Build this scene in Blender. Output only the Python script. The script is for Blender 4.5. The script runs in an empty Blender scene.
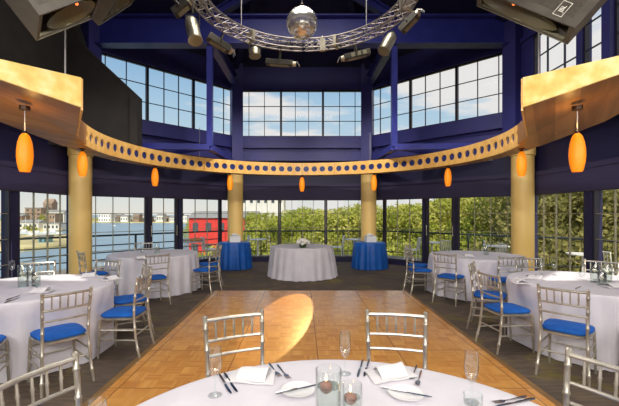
import bpy, math, random
from math import pi, sin, cos, atan2, sqrt, radians as rad
from mathutils import Vector as V, Matrix
rnd = random.Random(7)
scene = bpy.context.scene
col = scene.collection

# ------------------------------------------------------------------ camera, world, sun, lights, exposure
F, CX, HY, EYE = 367.0, 302.0, 213.0, 1.6          # focal length / axis / horizon in pixels of the 619 x 406 frame, eye height
cd = bpy.data.cameras.new('camera'); cam = bpy.data.objects.new('camera', cd); col.objects.link(cam)
cam.location = (0, 0, EYE); cam.rotation_euler = (pi / 2, 0, 0)
cd.sensor_fit = 'HORIZONTAL'; cd.sensor_width = 36; cd.lens = F / 619 * 36
cd.shift_x = (309.5 - CX) / 619; cd.shift_y = (HY - 203) / 619
cd.clip_end = 2000; cd.clip_start = .05
scene.camera = cam
vs = scene.view_settings
vs.view_transform = 'Standard'; vs.look = 'None'; vs.gamma = 1; vs.use_curve_mapping = False
vs.exposure = 0.0

def NT(mat_or_world):
    mat_or_world.use_nodes = True
    nt = mat_or_world.node_tree; nt.nodes.clear()
    return nt
def N(nt, typ, ins=None, **props):
    n = nt.nodes.new(typ)
    for k, v in props.items(): setattr(n, k, v)
    for k, v in (ins or {}).items():
        s = n.inputs[k]
        if isinstance(v, bpy.types.NodeSocket): nt.links.new(v, s)
        else: s.default_value = v
    return n
def srgb(*c):
    f = lambda u: u / 12.92 if u <= .04045 else ((u + .055) / 1.055) ** 2.4
    return tuple(f(x / 255) for x in c) + (1,)
def ramp(nt, fac, stops, interp='LINEAR'):
    r = N(nt, 'ShaderNodeValToRGB', {'Fac': fac}); cr = r.color_ramp; cr.interpolation = interp
    while len(cr.elements) < len(stops): cr.elements.new(.5)
    for e, (p, c) in zip(cr.elements, stops): e.position = p; e.color = c
    return r.outputs['Color']

w = bpy.data.worlds.new('sky'); scene.world = w
nt = NT(w)
tc = N(nt, 'ShaderNodeTexCoord').outputs['Generated']
sx = N(nt, 'ShaderNodeSeparateXYZ', {0: tc})
zz = sx.outputs['Z']
sky = ramp(nt, zz, [(0, srgb(240, 236, 226)), (.10, srgb(214, 228, 234)), (.27, srgb(178, 210, 234)), (.45, srgb(110, 164, 216)), (1, srgb(50, 100, 180))])
zc = N(nt, 'ShaderNodeMath', {0: zz, 1: .05}, operation='MAXIMUM').outputs[0]
px_ = N(nt, 'ShaderNodeMath', {0: sx.outputs['X'], 1: zc}, operation='DIVIDE').outputs[0]
py_ = N(nt, 'ShaderNodeMath', {0: sx.outputs['Y'], 1: zc}, operation='DIVIDE').outputs[0]
cp = N(nt, 'ShaderNodeCombineXYZ', {0: px_, 1: py_, 2: 3.3}).outputs[0]
cn = N(nt, 'ShaderNodeTexNoise', {'Vector': cp, 'Scale': .9, 'Detail': 7, 'Roughness': .58}).outputs[0]
# more cloud towards the right-hand (east) sky
xb = N(nt, 'ShaderNodeMath', {0: sx.outputs['X'], 1: .20}, operation='MULTIPLY').outputs[0]
cs = N(nt, 'ShaderNodeMath', {0: cn, 1: xb}, operation='ADD').outputs[0]
cm = ramp(nt, cs, [(.47, (0, 0, 0, 1)), (.60, (1, 1, 1, 1))])
mixs = N(nt, 'ShaderNodeMixRGB', {'Fac': cm, 'Color1': sky, 'Color2': srgb(244, 240, 238)}).outputs[0]
bg = N(nt, 'ShaderNodeBackground', {'Color': mixs, 'Strength': .95})
N(nt, 'ShaderNodeOutputWorld', {'Surface': bg.outputs[0]})

def light(name, typ, loc, target, energy, color=(1, 1, 1), **kw):
    d = bpy.data.lights.new(name, typ); d.energy = energy; d.color = color
    for k, v in kw.items(): setattr(d, k, v)
    o = bpy.data.objects.new(name, d); col.objects.link(o); o.location = loc
    o.rotation_euler = (V(target) - V(loc)).to_track_quat('-Z', 'Y').to_euler()
    return o
light('sun', 'SUN', (0, 0, 40), (-1, 22, 20), 5.0, (1, .93, .8), angle=.02)
WARM = (1, .95, .88)
light('overhead_fill', 'AREA', (0, 4.6, 6.9), (0, 4.6, 0), 230, WARM, shape='SQUARE', size=3.4)  # added area fill high under the roof, belongs to no fixture
light('rear_fill', 'AREA', (0, -1.6, 3.25), (0, 4.2, .6), 430, WARM, shape='RECTANGLE', size=6.0, size_y=1.6)  # added area fill from behind the camera, belongs to no fixture
for s_ in (-1, 1): light('wing_fill_spot', 'SPOT', (s_ * .2, 1.0, 3.0), (s_ * 2.7, 3.4, 2.85), 150, WARM, spot_size=rad(30), spot_blend=.6, shadow_soft_size=.1)  # added out-of-view spots that brighten the gold wing faces
for s_ in (-1, 1):  # added spots near the truss, brighten columns and fascia, not the modelled cans
    light('truss_spotlight', 'SPOT', (s_ * .7, 6.75, 4.2), (s_ * 1.9, 11.2, 2.3), 330, WARM, spot_size=rad(62), spot_blend=.9, shadow_soft_size=.08)
    light('truss_spotlight', 'SPOT', (s_ * 1.3, 4.4, 4.15), (s_ * 5.0, 8.4, 2.2), 260, WARM, spot_size=rad(52), spot_blend=.9, shadow_soft_size=.08)
light('side_fill_west', 'AREA', (-4.4, .6, 3.2), (-2.8, 5.2, .5), 90, WARM, shape='SQUARE', size=1.6)  # added pair of side fills, belong to no fixture
light('side_fill_east', 'AREA', (4.4, .6, 3.2), (2.8, 5.2, .5), 90, WARM, shape='SQUARE', size=1.6)

# ------------------------------------------------------------------ materials
def pbr(name, color, rough=.5, metal=0, **kw):
    m = bpy.data.materials.new(name); nt = NT(m)
    b = N(nt, 'ShaderNodeBsdfPrincipled', {'Base Color': color, 'Roughness': rough, 'Metallic': metal})
    for k, v in kw.items():
        b.inputs[k.replace('_', ' ')].default_value = v
    N(nt, 'ShaderNodeOutputMaterial', {'Surface': b.outputs[0]})
    return m
def noisy(name, stops, scale=6, detail=4, rough=.5, metal=0, coord='Object', stretch=(1, 1, 1), bump=0, bscale=None, dist=0, rand=False):
    m = bpy.data.materials.new(name); nt = NT(m)
    c = N(nt, 'ShaderNodeTexCoord').outputs[coord]
    mp = N(nt, 'ShaderNodeMapping', {'Vector': c, 'Scale': stretch}).outputs[0]
    if rand:
        oi = N(nt, 'ShaderNodeObjectInfo').outputs['Random']
        off = N(nt, 'ShaderNodeMath', {0: oi, 1: 37.}, operation='MULTIPLY').outputs[0]
        mp = N(nt, 'ShaderNodeVectorMath', {0: mp, 1: off}, operation='ADD').outputs[0]
    n = N(nt, 'ShaderNodeTexNoise', {'Vector': mp, 'Scale': scale, 'Detail': detail, 'Distortion': dist}).outputs[0]
    colr = ramp(nt, n, stops)
    b = N(nt, 'ShaderNodeBsdfPrincipled', {'Base Color': colr, 'Roughness': rough, 'Metallic': metal})
    if bump:
        n2 = N(nt, 'ShaderNodeTexNoise', {'Vector': mp, 'Scale': bscale or scale * 3, 'Detail': 3}).outputs[0]
        nt.links.new(N(nt, 'ShaderNodeBump', {'Strength': bump, 'Distance': .02, 'Height': n2}).outputs[0], b.inputs['Normal'])
    N(nt, 'ShaderNodeOutputMaterial', {'Surface': b.outputs[0]})
    return m
def glassy(name, tint=(1, 1, 1, 1), refl=.06, fres=True, rough=.02):
    m = bpy.data.materials.new(name); nt = NT(m)
    t = N(nt, 'ShaderNodeBsdfTransparent', {'Color': tint})
    g = N(nt, 'ShaderNodeBsdfGlossy', {'Color': (1, 1, 1, 1), 'Roughness': rough})
    if fres:
        e = N(nt, 'ShaderNodeLayerWeight', {'Blend': .5}).outputs['Facing']      # thicker glass towards the silhouette
        nt.links.new(ramp(nt, e, [(.55, tint), (1, (tint[0] * .66, tint[1] * .69, tint[2] * .67, 1))]), t.inputs['Color'])
        lw = N(nt, 'ShaderNodeLayerWeight', {'Blend': .35}).outputs['Facing']
        f = N(nt, 'ShaderNodeMath', {0: lw, 1: 2.2}, operation='POWER').outputs[0]
        f = N(nt, 'ShaderNodeMath', {0: f, 1: .75}, operation='MULTIPLY').outputs[0]
        f = N(nt, 'ShaderNodeMath', {0: f, 1: refl}, operation='ADD').outputs[0]
    else: f = refl
    mx = N(nt, 'ShaderNodeMixShader', {0: f, 1: t.outputs[0], 2: g.outputs[0]})
    N(nt, 'ShaderNodeOutputMaterial', {'Surface': mx.outputs[0]})
    return m
def emis(name, color, strength, base=None):
    return pbr(name, base or color, .5, Emission_Color=color, Emission_Strength=strength)

M = {}
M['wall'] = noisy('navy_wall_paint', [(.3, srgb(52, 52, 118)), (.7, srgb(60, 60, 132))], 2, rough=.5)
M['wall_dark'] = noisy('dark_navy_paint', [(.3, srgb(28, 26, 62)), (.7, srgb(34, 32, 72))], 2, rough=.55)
M['beam'] = noisy('blue_steel_paint', [(.3, srgb(46, 52, 134)), (.7, srgb(56, 62, 152))], 3, rough=.38)
M['roof'] = noisy('roof_deck_paint', [(.3, srgb(26, 28, 70)), (.7, srgb(32, 34, 84))], 2, rough=.6)
M['black'] = noisy('charcoal_cloth', [(.3, srgb(42, 38, 36)), (.7, srgb(52, 48, 45))], 3, rough=.8)
M['frame'] = pbr('dark_window_metal', srgb(44, 40, 52), .4)
M['muntin'] = pbr('beige_muntin', srgb(158, 150, 124), .45)
M['muntin_up'] = pbr('dark_muntin', srgb(50, 60, 82), .45)
M['pane'] = glassy('window_glass', (.97, .98, .98, 1), .002, False)
M['shade'] = noisy('roller_shade_fabric', [(.3, srgb(50, 44, 76)), (.7, srgb(60, 54, 88))], 8, rough=.7, stretch=(.2, .2, 14))
M['column'] = noisy('ochre_column_paint', [(.3, srgb(246, 204, 118)), (.7, srgb(253, 216, 136))], 1.5, rough=.42)
M['gold'] = noisy('mottled_gold_leaf', [(.28, srgb(236, 190, 92)), (.5, srgb(250, 214, 122)), (.72, srgb(255, 236, 172))], 7, 6, rough=.4, bump=.1)
M['band'] = noisy('amber_veneer', [(.3, srgb(232, 176, 88)), (.7, srgb(248, 200, 116))], 9, 5, rough=.38, stretch=(1, 1, .3))
M['inlay'] = pbr('blue_hole_backing', srgb(30, 46, 112), .35)
M['silver'] = noisy('champagne_silver_lacquer', [(.3, srgb(168, 162, 150)), (.7, srgb(200, 194, 182))], 14, rough=.32, metal=.6)
M['cushion'] = noisy('royal_blue_velvet', [(.3, srgb(2, 80, 168)), (.7, srgb(6, 104, 204))], 6, rough=.75, bump=.1)
M['cloth'] = noisy('white_linen', [(.3, srgb(212, 209, 219)), (.7, srgb(224, 221, 230))], 5, rough=.85, bump=.06, bscale=40)
M['bluecloth'] = noisy('blue_satin_cloth', [(.3, srgb(0, 76, 160)), (.7, srgb(4, 92, 182))], 4, rough=.45)
M['napkin'] = noisy('white_napkin_cotton', [(.3, srgb(216, 214, 218)), (.7, srgb(228, 226, 230))], 20, rough=.9, bump=.1, bscale=120)
M['china'] = pbr('white_china', srgb(238, 238, 240), .12)
M['steel'] = pbr('polished_steel', srgb(170, 170, 174), .16, 1)
M['glass'] = glassy('clear_glass', (.97, .985, .98, 1), .05)
M['water'] = glassy('vase_water', (.88, .92, .89, 1), .03)
M['water_top'] = glassy('water_reflection_tint', (.50, .56, .50, 1), .04)  # dark tint stands in for the dim room mirrored on the water
M['candle'] = noisy('dusty_rose_wax', [(.3, srgb(128, 90, 80)), (.7, srgb(150, 110, 98))], 20, rough=.5)
M['ivory'] = pbr('ivory_wax', srgb(238, 230, 214), .5)
M['wick'] = pbr('black_wick', srgb(20, 18, 16), .9)
M['flame'] = emis('candle_flame', (1, .62, .22, 1), 9)
M['truss'] = noisy('aluminium_truss', [(.3, srgb(150, 142, 136)), (.7, srgb(176, 168, 162))], 9, rough=.32, metal=.7)
M['can'] = noisy('polished_can', [(.3, srgb(200, 192, 168)), (.7, srgb(222, 214, 190))], 9, rough=.3, metal=.75)
M['fixture'] = noisy('black_olive_fixture', [(.3, srgb(52, 48, 40)), (.7, srgb(78, 74, 58))], 9, rough=.45)
M['fixture_face'] = pbr('brushed_grey_cover', srgb(150, 146, 120), .4, .4)
M['mirror'] = pbr('mirror_tile', srgb(240, 238, 228), .2, .72)
M['cabinet'] = noisy('olive_grey_speaker_paint', [(.3, srgb(74, 68, 60)), (.7, srgb(88, 82, 72))], 12, rough=.55)
M['grille'] = noisy('speaker_grille', [(.3, srgb(60, 54, 46)), (.7, srgb(82, 75, 64))], 60, rough=.6)
M['hornm'] = pbr('horn_shell', srgb(92, 84, 58), .45)
M['hole'] = pbr('dark_cavity', srgb(18, 15, 12), .8)
M['badge'] = pbr('badge_white', srgb(224, 220, 208), .5)
M['cable'] = pbr('steel_cable', srgb(168, 164, 162), .4, .3)
M['amber'] = emis('amber_glass', srgb(255, 140, 10), .5, srgb(240, 140, 20))
M['bronze'] = pbr('dark_bronze', srgb(60, 40, 26), .4, .6)
M['led'] = emis('speaker_glow', srgb(255, 120, 60), 2.5)
M['deck'] = noisy('grey_deck_boards', [(.3, srgb(120, 112, 100)), (.7, srgb(146, 138, 124))], 3, rough=.7)
M['rail'] = pbr('dark_green_rail', srgb(46, 54, 54), .5)
M['whiteplastic'] = pbr('white_patio_paint', srgb(224, 224, 216), .5)
M['grass'] = noisy('meadow_ground', [(.35, srgb(110, 112, 58)), (.65, srgb(176, 168, 106))], .08, 6, rough=.9)
M['quay'] = noisy('quay_ground', [(.35, srgb(158, 146, 104)), (.65, srgb(214, 198, 140))], .12, 6, rough=.9)
M['bark'] = noisy('tree_bark', [(.3, srgb(84, 70, 50)), (.7, srgb(132, 116, 88))], 4, rough=.9, stretch=(1, 1, .2))
M['red'] = noisy('red_siding', [(.3, srgb(188, 46, 40)), (.7, srgb(206, 58, 48))], 3, rough=.7)
M['grayroof'] = noisy('grey_roofing', [(.3, srgb(128, 128, 124)), (.7, srgb(150, 150, 146))], 3, rough=.8)
M['pale'] = noisy('pale_concrete', [(.3, srgb(200, 198, 192)), (.7, srgb(216, 214, 208))], .5, rough=.8)
M['brick'] = noisy('brown_brick', [(.3, srgb(134, 112, 96)), (.7, srgb(160, 138, 118))], .4, rough=.9)
M['whitepaint'] = pbr('white_paint', srgb(228, 228, 226), .5)
M['darkpane'] = pbr('dark_window_pane', srgb(70, 78, 84), .2)
M['orange'] = noisy('terracotta_fabric', [(.3, srgb(196, 120, 74)), (.7, srgb(218, 146, 98))], 6, rough=.85)
M['rose'] = noisy('white_petals', [(.3, srgb(236, 232, 220)), (.7, srgb(248, 246, 240))], 20, rough=.7)
M['leafdark'] = noisy('dark_leaf', [(.3, srgb(44, 62, 36)), (.7, srgb(70, 92, 54))], 8, rough=.6)

def leafmat(name, a, b, c):
    m = bpy.data.materials.new(name); nt = NT(m)
    g = N(nt, 'ShaderNodeNewGeometry').outputs['Position']
    oi = N(nt, 'ShaderNodeObjectInfo').outputs['Random']
    n = N(nt, 'ShaderNodeTexNoise', {'Vector': g, 'Scale': 1.1, 'Detail': 4}).outputs[0]
    s = N(nt, 'ShaderNodeMath', {0: oi, 1: -.5}, operation='ADD').outputs[0]
    s = N(nt, 'ShaderNodeMath', {0: s, 1: .14}, operation='MULTIPLY').outputs[0]
    s = N(nt, 'ShaderNodeMath', {0: s, 1: n}, operation='ADD').outputs[0]
    cc = ramp(nt, s, [(.33, a), (.5, b), (.67, c)])
    d = N(nt, 'ShaderNodeBsdfDiffuse', {'Color': cc}); t = N(nt, 'ShaderNodeBsdfTranslucent', {'Color': cc})
    mx = N(nt, 'ShaderNodeMixShader', {0: .45, 1: d.outputs[0], 2: t.outputs[0]})
    N(nt, 'ShaderNodeOutputMaterial', {'Surface': mx.outputs[0]})
    return m
M['leaf'] = leafmat('sunlit_leaves', srgb(146, 156, 66), srgb(182, 186, 88), srgb(214, 208, 120))
M['leaf2'] = leafmat('olive_leaves', srgb(132, 132, 74), srgb(164, 158, 98), srgb(194, 184, 118))

def carpet():
    m = bpy.data.materials.new('patterned_carpet'); nt = NT(m)
    c = N(nt, 'ShaderNodeTexCoord').outputs['Object']
    mp = N(nt, 'ShaderNodeMapping', {'Vector': c, 'Scale': (1, 1, 1)}).outputs[0]
    n1 = N(nt, 'ShaderNodeTexNoise', {'Vector': mp, 'Scale': 1.3, 'Detail': 3, 'Distortion': 1.6}).outputs[0]
    base = ramp(nt, n1, [(.40, srgb(88, 76, 66)), (.56, srgb(100, 86, 73)), (.64, srgb(110, 98, 58)), (.74, srgb(124, 110, 52))])
    st = N(nt, 'ShaderNodeMapping', {'Vector': c, 'Scale': (2.0, 14, 1)}).outputs[0]
    n2 = N(nt, 'ShaderNodeTexNoise', {'Vector': st, 'Scale': 2.2, 'Detail': 3}).outputs[0]
    k2 = ramp(nt, n2, [(.42, (.78, .78, .78, 1)), (.62, (1.18, 1.16, 1.12, 1))])
    n3 = N(nt, 'ShaderNodeTexNoise', {'Vector': mp, 'Scale': 160, 'Detail': 1}).outputs[0]
    mul = N(nt, 'ShaderNodeMixRGB', {'Fac': 1, 'Color1': base, 'Color2': k2}, blend_type='MULTIPLY').outputs[0]
    b = N(nt, 'ShaderNodeBsdfPrincipled', {'Base Color': mul, 'Roughness': .95})
    nt.links.new(N(nt, 'ShaderNodeBump', {'Strength': .3, 'Distance': .01, 'Height': n3}).outputs[0], b.inputs['Normal'])
    N(nt, 'ShaderNodeOutputMaterial', {'Surface': b.outputs[0]})
    return m
M['carpet'] = carpet()
def parquet():
    m = bpy.data.materials.new('oak_finger_parquet'); nt = NT(m)
    c = N(nt, 'ShaderNodeTexCoord').outputs['Object']
    s = N(nt, 'ShaderNodeSeparateXYZ', {0: c})
    def mth(op, a, b=0.0, c_=None):
        d = {0: a, 1: b}
        if c_ is not None: d[2] = c_
        return N(nt, 'ShaderNodeMath', d, operation=op).outputs[0]
    T = .1523
    X_ = mth('ADD', s.outputs['X'], .74 + 9.138); Y_ = mth('ADD', s.outputs['Y'], -5.13 + 9.138)
    x = mth('DIVIDE', X_, T); y = mth('DIVIDE', Y_, T)
    ix = mth('FLOOR', x); iy = mth('FLOOR', y)
    par = mth('MODULO', mth('ADD', mth('ADD', ix, iy), 200.), 2.)
    fx = mth('FRACT', x); fy = mth('FRACT', y)
    # finger coordinate inside each square: across x or across y
    t = mth('ADD', mth('MULTIPLY', fx, par), mth('MULTIPLY', fy, mth('SUBTRACT', 1., par)))
    f4 = mth('FLOOR', mth('MULTIPLY', t, 5.))
    cellv = N(nt, 'ShaderNodeCombineXYZ', {0: ix, 1: iy, 2: f4}).outputs[0]
    wn = N(nt, 'ShaderNodeTexWhiteNoise', {'Vector': cellv}, noise_dimensions='3D').outputs['Value']
    tilev = N(nt, 'ShaderNodeCombineXYZ', {0: ix, 1: iy, 2: 9.}).outputs[0]
    wt = N(nt, 'ShaderNodeTexWhiteNoise', {'Vector': tilev}, noise_dimensions='3D').outputs['Value']
    v = mth('ADD', mth('MULTIPLY', wn, .45), mth('MULTIPLY', wt, .4))
    v = mth('ADD', v, mth('MULTIPLY', par, .15))
    colr = ramp(nt, v, [(0, srgb(188, 124, 56)), (.5, srgb(208, 146, 70)), (1, srgb(224, 166, 86))])
    # panel joints every 8 squares
    P = 6 * T
    gx = mth('ABSOLUTE', mth('SUBTRACT', mth('FRACT', mth('DIVIDE', X_, P)), .5))
    gy = mth('ABSOLUTE', mth('SUBTRACT', mth('FRACT', mth('DIVIDE', Y_, P)), .5))
    g = mth('GREATER_THAN', mth('MAXIMUM', gx, gy), .4935)
    colr = N(nt, 'ShaderNodeMixRGB', {'Fac': mth('MULTIPLY', g, .7), 'Color1': colr, 'Color2': srgb(104, 62, 30)}).outputs[0]
    b = N(nt, 'ShaderNodeBsdfPrincipled', {'Base Color': colr, 'Roughness': .26})
    b.inputs['Coat Weight'].default_value = .25; b.inputs['Coat Roughness'].default_value = .15
    N(nt, 'ShaderNodeOutputMaterial', {'Surface': b.outputs[0]})
    return m
M['parquet'] = parquet()
M['trim'] = noisy('bronze_floor_trim', [(.3, srgb(120, 88, 46)), (.7, srgb(146, 110, 60))], 5, rough=.45)
def planks(name, c1, c2, c3, ang):
    m = bpy.data.materials.new(name); nt = NT(m)
    c = N(nt, 'ShaderNodeTexCoord').outputs['Object']
    mp = N(nt, 'ShaderNodeMapping', {'Vector': c, 'Rotation': (0, 0, ang), 'Scale': (1, 1, 1)}).outputs[0]
    s = N(nt, 'ShaderNodeSeparateXYZ', {0: mp})
    row = N(nt, 'ShaderNodeMath', {0: N(nt, 'ShaderNodeMath', {0: s.outputs['X'], 1: .2}, operation='DIVIDE').outputs[0]}, operation='FLOOR').outputs[0]
    wn = N(nt, 'ShaderNodeTexWhiteNoise', {'W': row}, noise_dimensions='1D').outputs['Value']
    st = N(nt, 'ShaderNodeMapping', {'Vector': mp, 'Scale': (9, .8, 1)}).outputs[0]
    n = N(nt, 'ShaderNodeTexNoise', {'Vector': st, 'Scale': 1.5, 'Detail': 5, 'Distortion': .6}).outputs[0]
    v = N(nt, 'ShaderNodeMath', {0: N(nt, 'ShaderNodeMath', {0: wn, 1: .35}, operation='MULTIPLY').outputs[0], 1: N(nt, 'ShaderNodeMath', {0: n, 1: .65}, operation='MULTIPLY').outputs[0]}, operation='ADD').outputs[0]
    b = N(nt, 'ShaderNodeBsdfPrincipled', {'Base Color': ramp(nt, v, [(.3, c1), (.5, c2), (.7, c3)]), 'Roughness': .4})
    N(nt, 'ShaderNodeOutputMaterial', {'Surface': b.outputs[0]})
    return m
M['soffit'] = planks('brown_wood_soffit', srgb(150, 102, 54), srgb(172, 122, 68), srgb(192, 142, 84), .6)
def sea():
    m = bpy.data.materials.new('harbour_water'); nt = NT(m)
    c = N(nt, 'ShaderNodeTexCoord').outputs['Object']
    mp = N(nt, 'ShaderNodeMapping', {'Vector': c, 'Scale': (.12, .5, 1)}).outputs[0]
    n = N(nt, 'ShaderNodeTexNoise', {'Vector': mp, 'Scale': 1, 'Detail': 6}).outputs[0]
    b = N(nt, 'ShaderNodeBsdfPrincipled', {'Base Color': ramp(nt, n, [(.3, srgb(112, 134, 146)), (.7, srgb(142, 160, 168))]), 'Roughness': .35})
    nt.links.new(N(nt, 'ShaderNodeBump', {'Strength': .5, 'Distance': .3, 'Height': n}).outputs[0], b.inputs['Normal'])
    N(nt, 'ShaderNodeOutputMaterial', {'Surface': b.outputs[0]})
    return m
M['sea'] = sea()

# ------------------------------------------------------------------ mesh helpers
class MB:
    def __init__(self): self.v = []; self.f = []; self.mi = []; self.m = 0
    def add(self, vs, fs):
        o = len(self.v); self.v += [tuple(p) for p in vs]
        for f in fs: self.f.append([i + o for i in f]); self.mi.append(self.m)
        return self
    def box(self, c, s, R=None):
        hx, hy, hz = s[0] / 2, s[1] / 2, s[2] / 2
        P = [V((x * hx, y * hy, z * hz)) for x in (-1, 1) for y in (-1, 1) for z in (-1, 1)]
        if R is not None: P = [R @ p for p in P]
        c = V(c)
        return self.add([c + p for p in P], [(0, 1, 3, 2), (4, 6, 7, 5), (0, 4, 5, 1), (2, 3, 7, 6), (0, 2, 6, 4), (1, 5, 7, 3)])
    def bar(self, a, b, wdt, h, up=(0, 0, 1)):
        a, b = V(a), V(b); d = b - a; L = d.length; d.normalize()
        s = d.cross(V(up)); s.normalize(); u = s.cross(d)
        R = Matrix((s, d, u)).transposed()
        return self.box((a + b) / 2, (wdt, L, h), R)
    def tube(self, pts, rs, n=8, cap=True, closed=False):
        pts = [V(p) for p in pts]
        if not isinstance(rs, (list, tuple)): rs = [rs] * len(pts)
        rings = []; k = len(pts); ref = None
        for i in range(k):
            if closed: d = pts[(i + 1) % k] - pts[i - 1]
            else: d = pts[min(i + 1, k - 1)] - pts[max(i - 1, 0)]
            if d.length < 1e-9: d = V((0, 0, 1))
            d.normalize()
            if ref is None: ref = V((1, 0, 0)) if abs(d.x) < .9 else V((0, 1, 0))
            a = d.cross(ref); a.normalize(); b = d.cross(a); ref = -b if False else b.cross(d) * 0 + ref
            rings.append([pts[i] + a * (rs[i] * cos(2 * pi * j / n)) + b * (rs[i] * sin(2 * pi * j / n)) for j in range(n)])
        vs = [p for r in rings for p in r]; fs = []
        for i in range(k if closed else k - 1):
            i2 = (i + 1) % k
            for j in range(n):
                j2 = (j + 1) % n
                fs.append((i * n + j, i * n + j2, i2 * n + j2, i2 * n + j))
        if cap and not closed:
            fs.append(tuple(range(n - 1, -1, -1))); fs.append(tuple((k - 1) * n + j for j in range(n)))
        return self.add(vs, fs)
    def turned(self, a, b, prof, n=8):       # prof: [(t, r)]
        a, b = V(a), V(b)
        return self.tube([a + (b - a) * t for t, r in prof], [r for t, r in prof], n)
    def lathe(self, prof, n=16, c=(0, 0, 0), capb=False, capt=False):   # prof: [(r, z)]
        vs = []; fs = []; cx, cy, cz = c
        for r, z in prof: vs += [(cx + r * cos(2 * pi * j / n), cy + r * sin(2 * pi * j / n), cz + z) for j in range(n)]
        for i in range(len(prof) - 1):
            for j in range(n):
                j2 = (j + 1) % n; fs.append((i * n + j, i * n + j2, (i + 1) * n + j2, (i + 1) * n + j))
        if capb: fs.append(tuple(range(n - 1, -1, -1)))
        if capt: fs.append(tuple((len(prof) - 1) * n + j for j in range(n)))
        return self.add(vs, fs)
    def prism(self, poly, z0, z1):           # z0/z1 numbers or lists
        n = len(poly); a = z0 if isinstance(z0, (list, tuple)) else [z0] * n; b = z1 if isinstance(z1, (list, tuple)) else [z1] * n
        vs = [(p[0], p[1], a[i]) for i, p in enumerate(poly)] + [(p[0], p[1], b[i]) for i, p in enumerate(poly)]
        fs = [tuple(range(n - 1, -1, -1)), tuple(range(n, 2 * n))] + [(i, (i + 1) % n, n + (i + 1) % n, n + i) for i in range(n)]
        return self.add(vs, fs)
    def ell(self, c, r, nu=10, nv=6):
        vs = []; fs = []
        for i in range(nv + 1):
            t = pi * i / nv
            for j in range(nu):
                p = 2 * pi * j / nu
                vs.append((c[0] + r[0] * sin(t) * cos(p), c[1] + r[1] * sin(t) * sin(p), c[2] - r[2] * cos(t)))
        for i in range(nv):
            for j in range(nu):
                j2 = (j + 1) % nu; fs.append((i * nu + j, i * nu + j2, (i + 1) * nu + j2, (i + 1) * nu + j))
        return self.add(vs, fs)
    def hexa(self, q, w):                    # quad q (4 points) swept by vector w
        w = V(w); q = [V(p) for p in q]
        return self.add(q + [p + w for p in q], [(3, 2, 1, 0), (4, 5, 6, 7), (0, 1, 5, 4), (1, 2, 6, 5), (2, 3, 7, 6), (3, 0, 4, 7)])
    def mesh(self, name, mats, smooth=40, bevel=0):
        me = bpy.data.meshes.new(name); me.from_pydata(self.v, [], self.f)
        if not isinstance(mats, (list, tuple)): mats = [mats]
        for m in mats: me.materials.append(m)
        if len(mats) > 1: me.polygons.foreach_set('material_index', self.mi)
        import bmesh
        bm = bmesh.new(); bm.from_mesh(me)
        bmesh.ops.recalc_face_normals(bm, faces=bm.faces)
        bm.to_mesh(me); bm.free()
        if smooth:
            me.polygons.foreach_set('use_smooth', [True] * len(me.polygons))
            me.set_sharp_from_angle(angle=rad(smooth))
        return me
    def build(self, name, mats, parent=None, smooth=40, bevel=0, loc=None, rz=0):
        me = self.mesh(name, mats, smooth)
        o = bpy.data.objects.new(name, me); col.objects.link(o)
        if parent is not None: o.parent = parent
        if loc is not None: o.location = loc
        o.rotation_euler.z = rz
        if bevel:
            b = o.modifiers.new('bevel', 'BEVEL'); b.width = bevel; b.segments = 2; b.limit_method = 'ANGLE'; b.angle_limit = rad(50)
        return o
def tag(o, label, cat, group=None):
    o['label'] = label; o['category'] = cat
    if group: o['group'] = group
    return o
def thing(name, label, cat, loc=(0, 0, 0), rz=0, group=None):
    o = bpy.data.objects.new(name, None); col.objects.link(o); o.empty_display_size = .1
    o.location = loc; o.rotation_euler = (0, 0, rz)
    return tag(o, label, cat, group)
def struct(o): o['kind'] = 'structure'; return o
def copy_tree(o, parent=None):
    c = o.copy(); col.objects.link(c); c.parent = parent
    for ch in [x for x in o.children]: copy_tree(ch, c)
    return c
def dup(o, loc, rz=0, label=None, group=None, sc=None):
    c = copy_tree(o); c.location = loc; c.rotation_euler = (0, 0, rz)
    if label: c['label'] = label
    if group: c['group'] = group
    if sc: c.scale = (sc, sc, sc)
    return c
def at(px, py, z):                            # point of the photograph on the height z
    d = (EYE - z) * F / (py - HY); return ((px - CX) * d / F, d)
def R2(p, a): return (p[0] * cos(a) - p[1] * sin(a), p[0] * sin(a) + p[1] * cos(a))

# ------------------------------------------------------------------ room shell
OC = V((0, 6.57))                             # centre of the octagonal room
def octo(ap):                                 # corners, starting at the back wall's west end, going clockwise seen from above
    r = ap / cos(pi / 8)
    return [V((OC.x + r * cos(a), OC.y + r * sin(a))) for a in [rad(112.5 - 45 * k) for k in range(8)]]
fl = MB(); fl.box((0, 4.2, -.1), (11.6, 16.4, .2)); struct(fl.build('floor', M['carpet'], smooth=0))
WA = octo(5.5)
side_len = 2.28
FAC = [('back', WA[0], WA[1]), ('back_right', WA[1], WA[2]), ('right', WA[2], V((5.5, 1.2))), ('left', V((-5.5, 1.2)), WA[7]), ('back_left', WA[7], WA[0])]
ZW0, ZW1, ZTOP = .13, 2.5, 3.36
wn_count = [0]
def facet_frame(A, B):
    d = (B - A); L = d.length; d = d / L; n = V((d.y, -d.x))      # inward normal when going clockwise
    if n.dot(OC - (A + B) / 2) < 0: n = -n
    return d, L, n
def bx(mb, A, d, n, t0, t1, z0, z1, o0, o1):       # box along a facet; o = offset towards the room
    q = [A + d * t0 + n * o0, A + d * t1 + n * o0, A + d * t1 + n * o1, A + d * t0 + n * o1]
    mb.prism([(p.x, p.y) for p in q], z0, z1)
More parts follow.
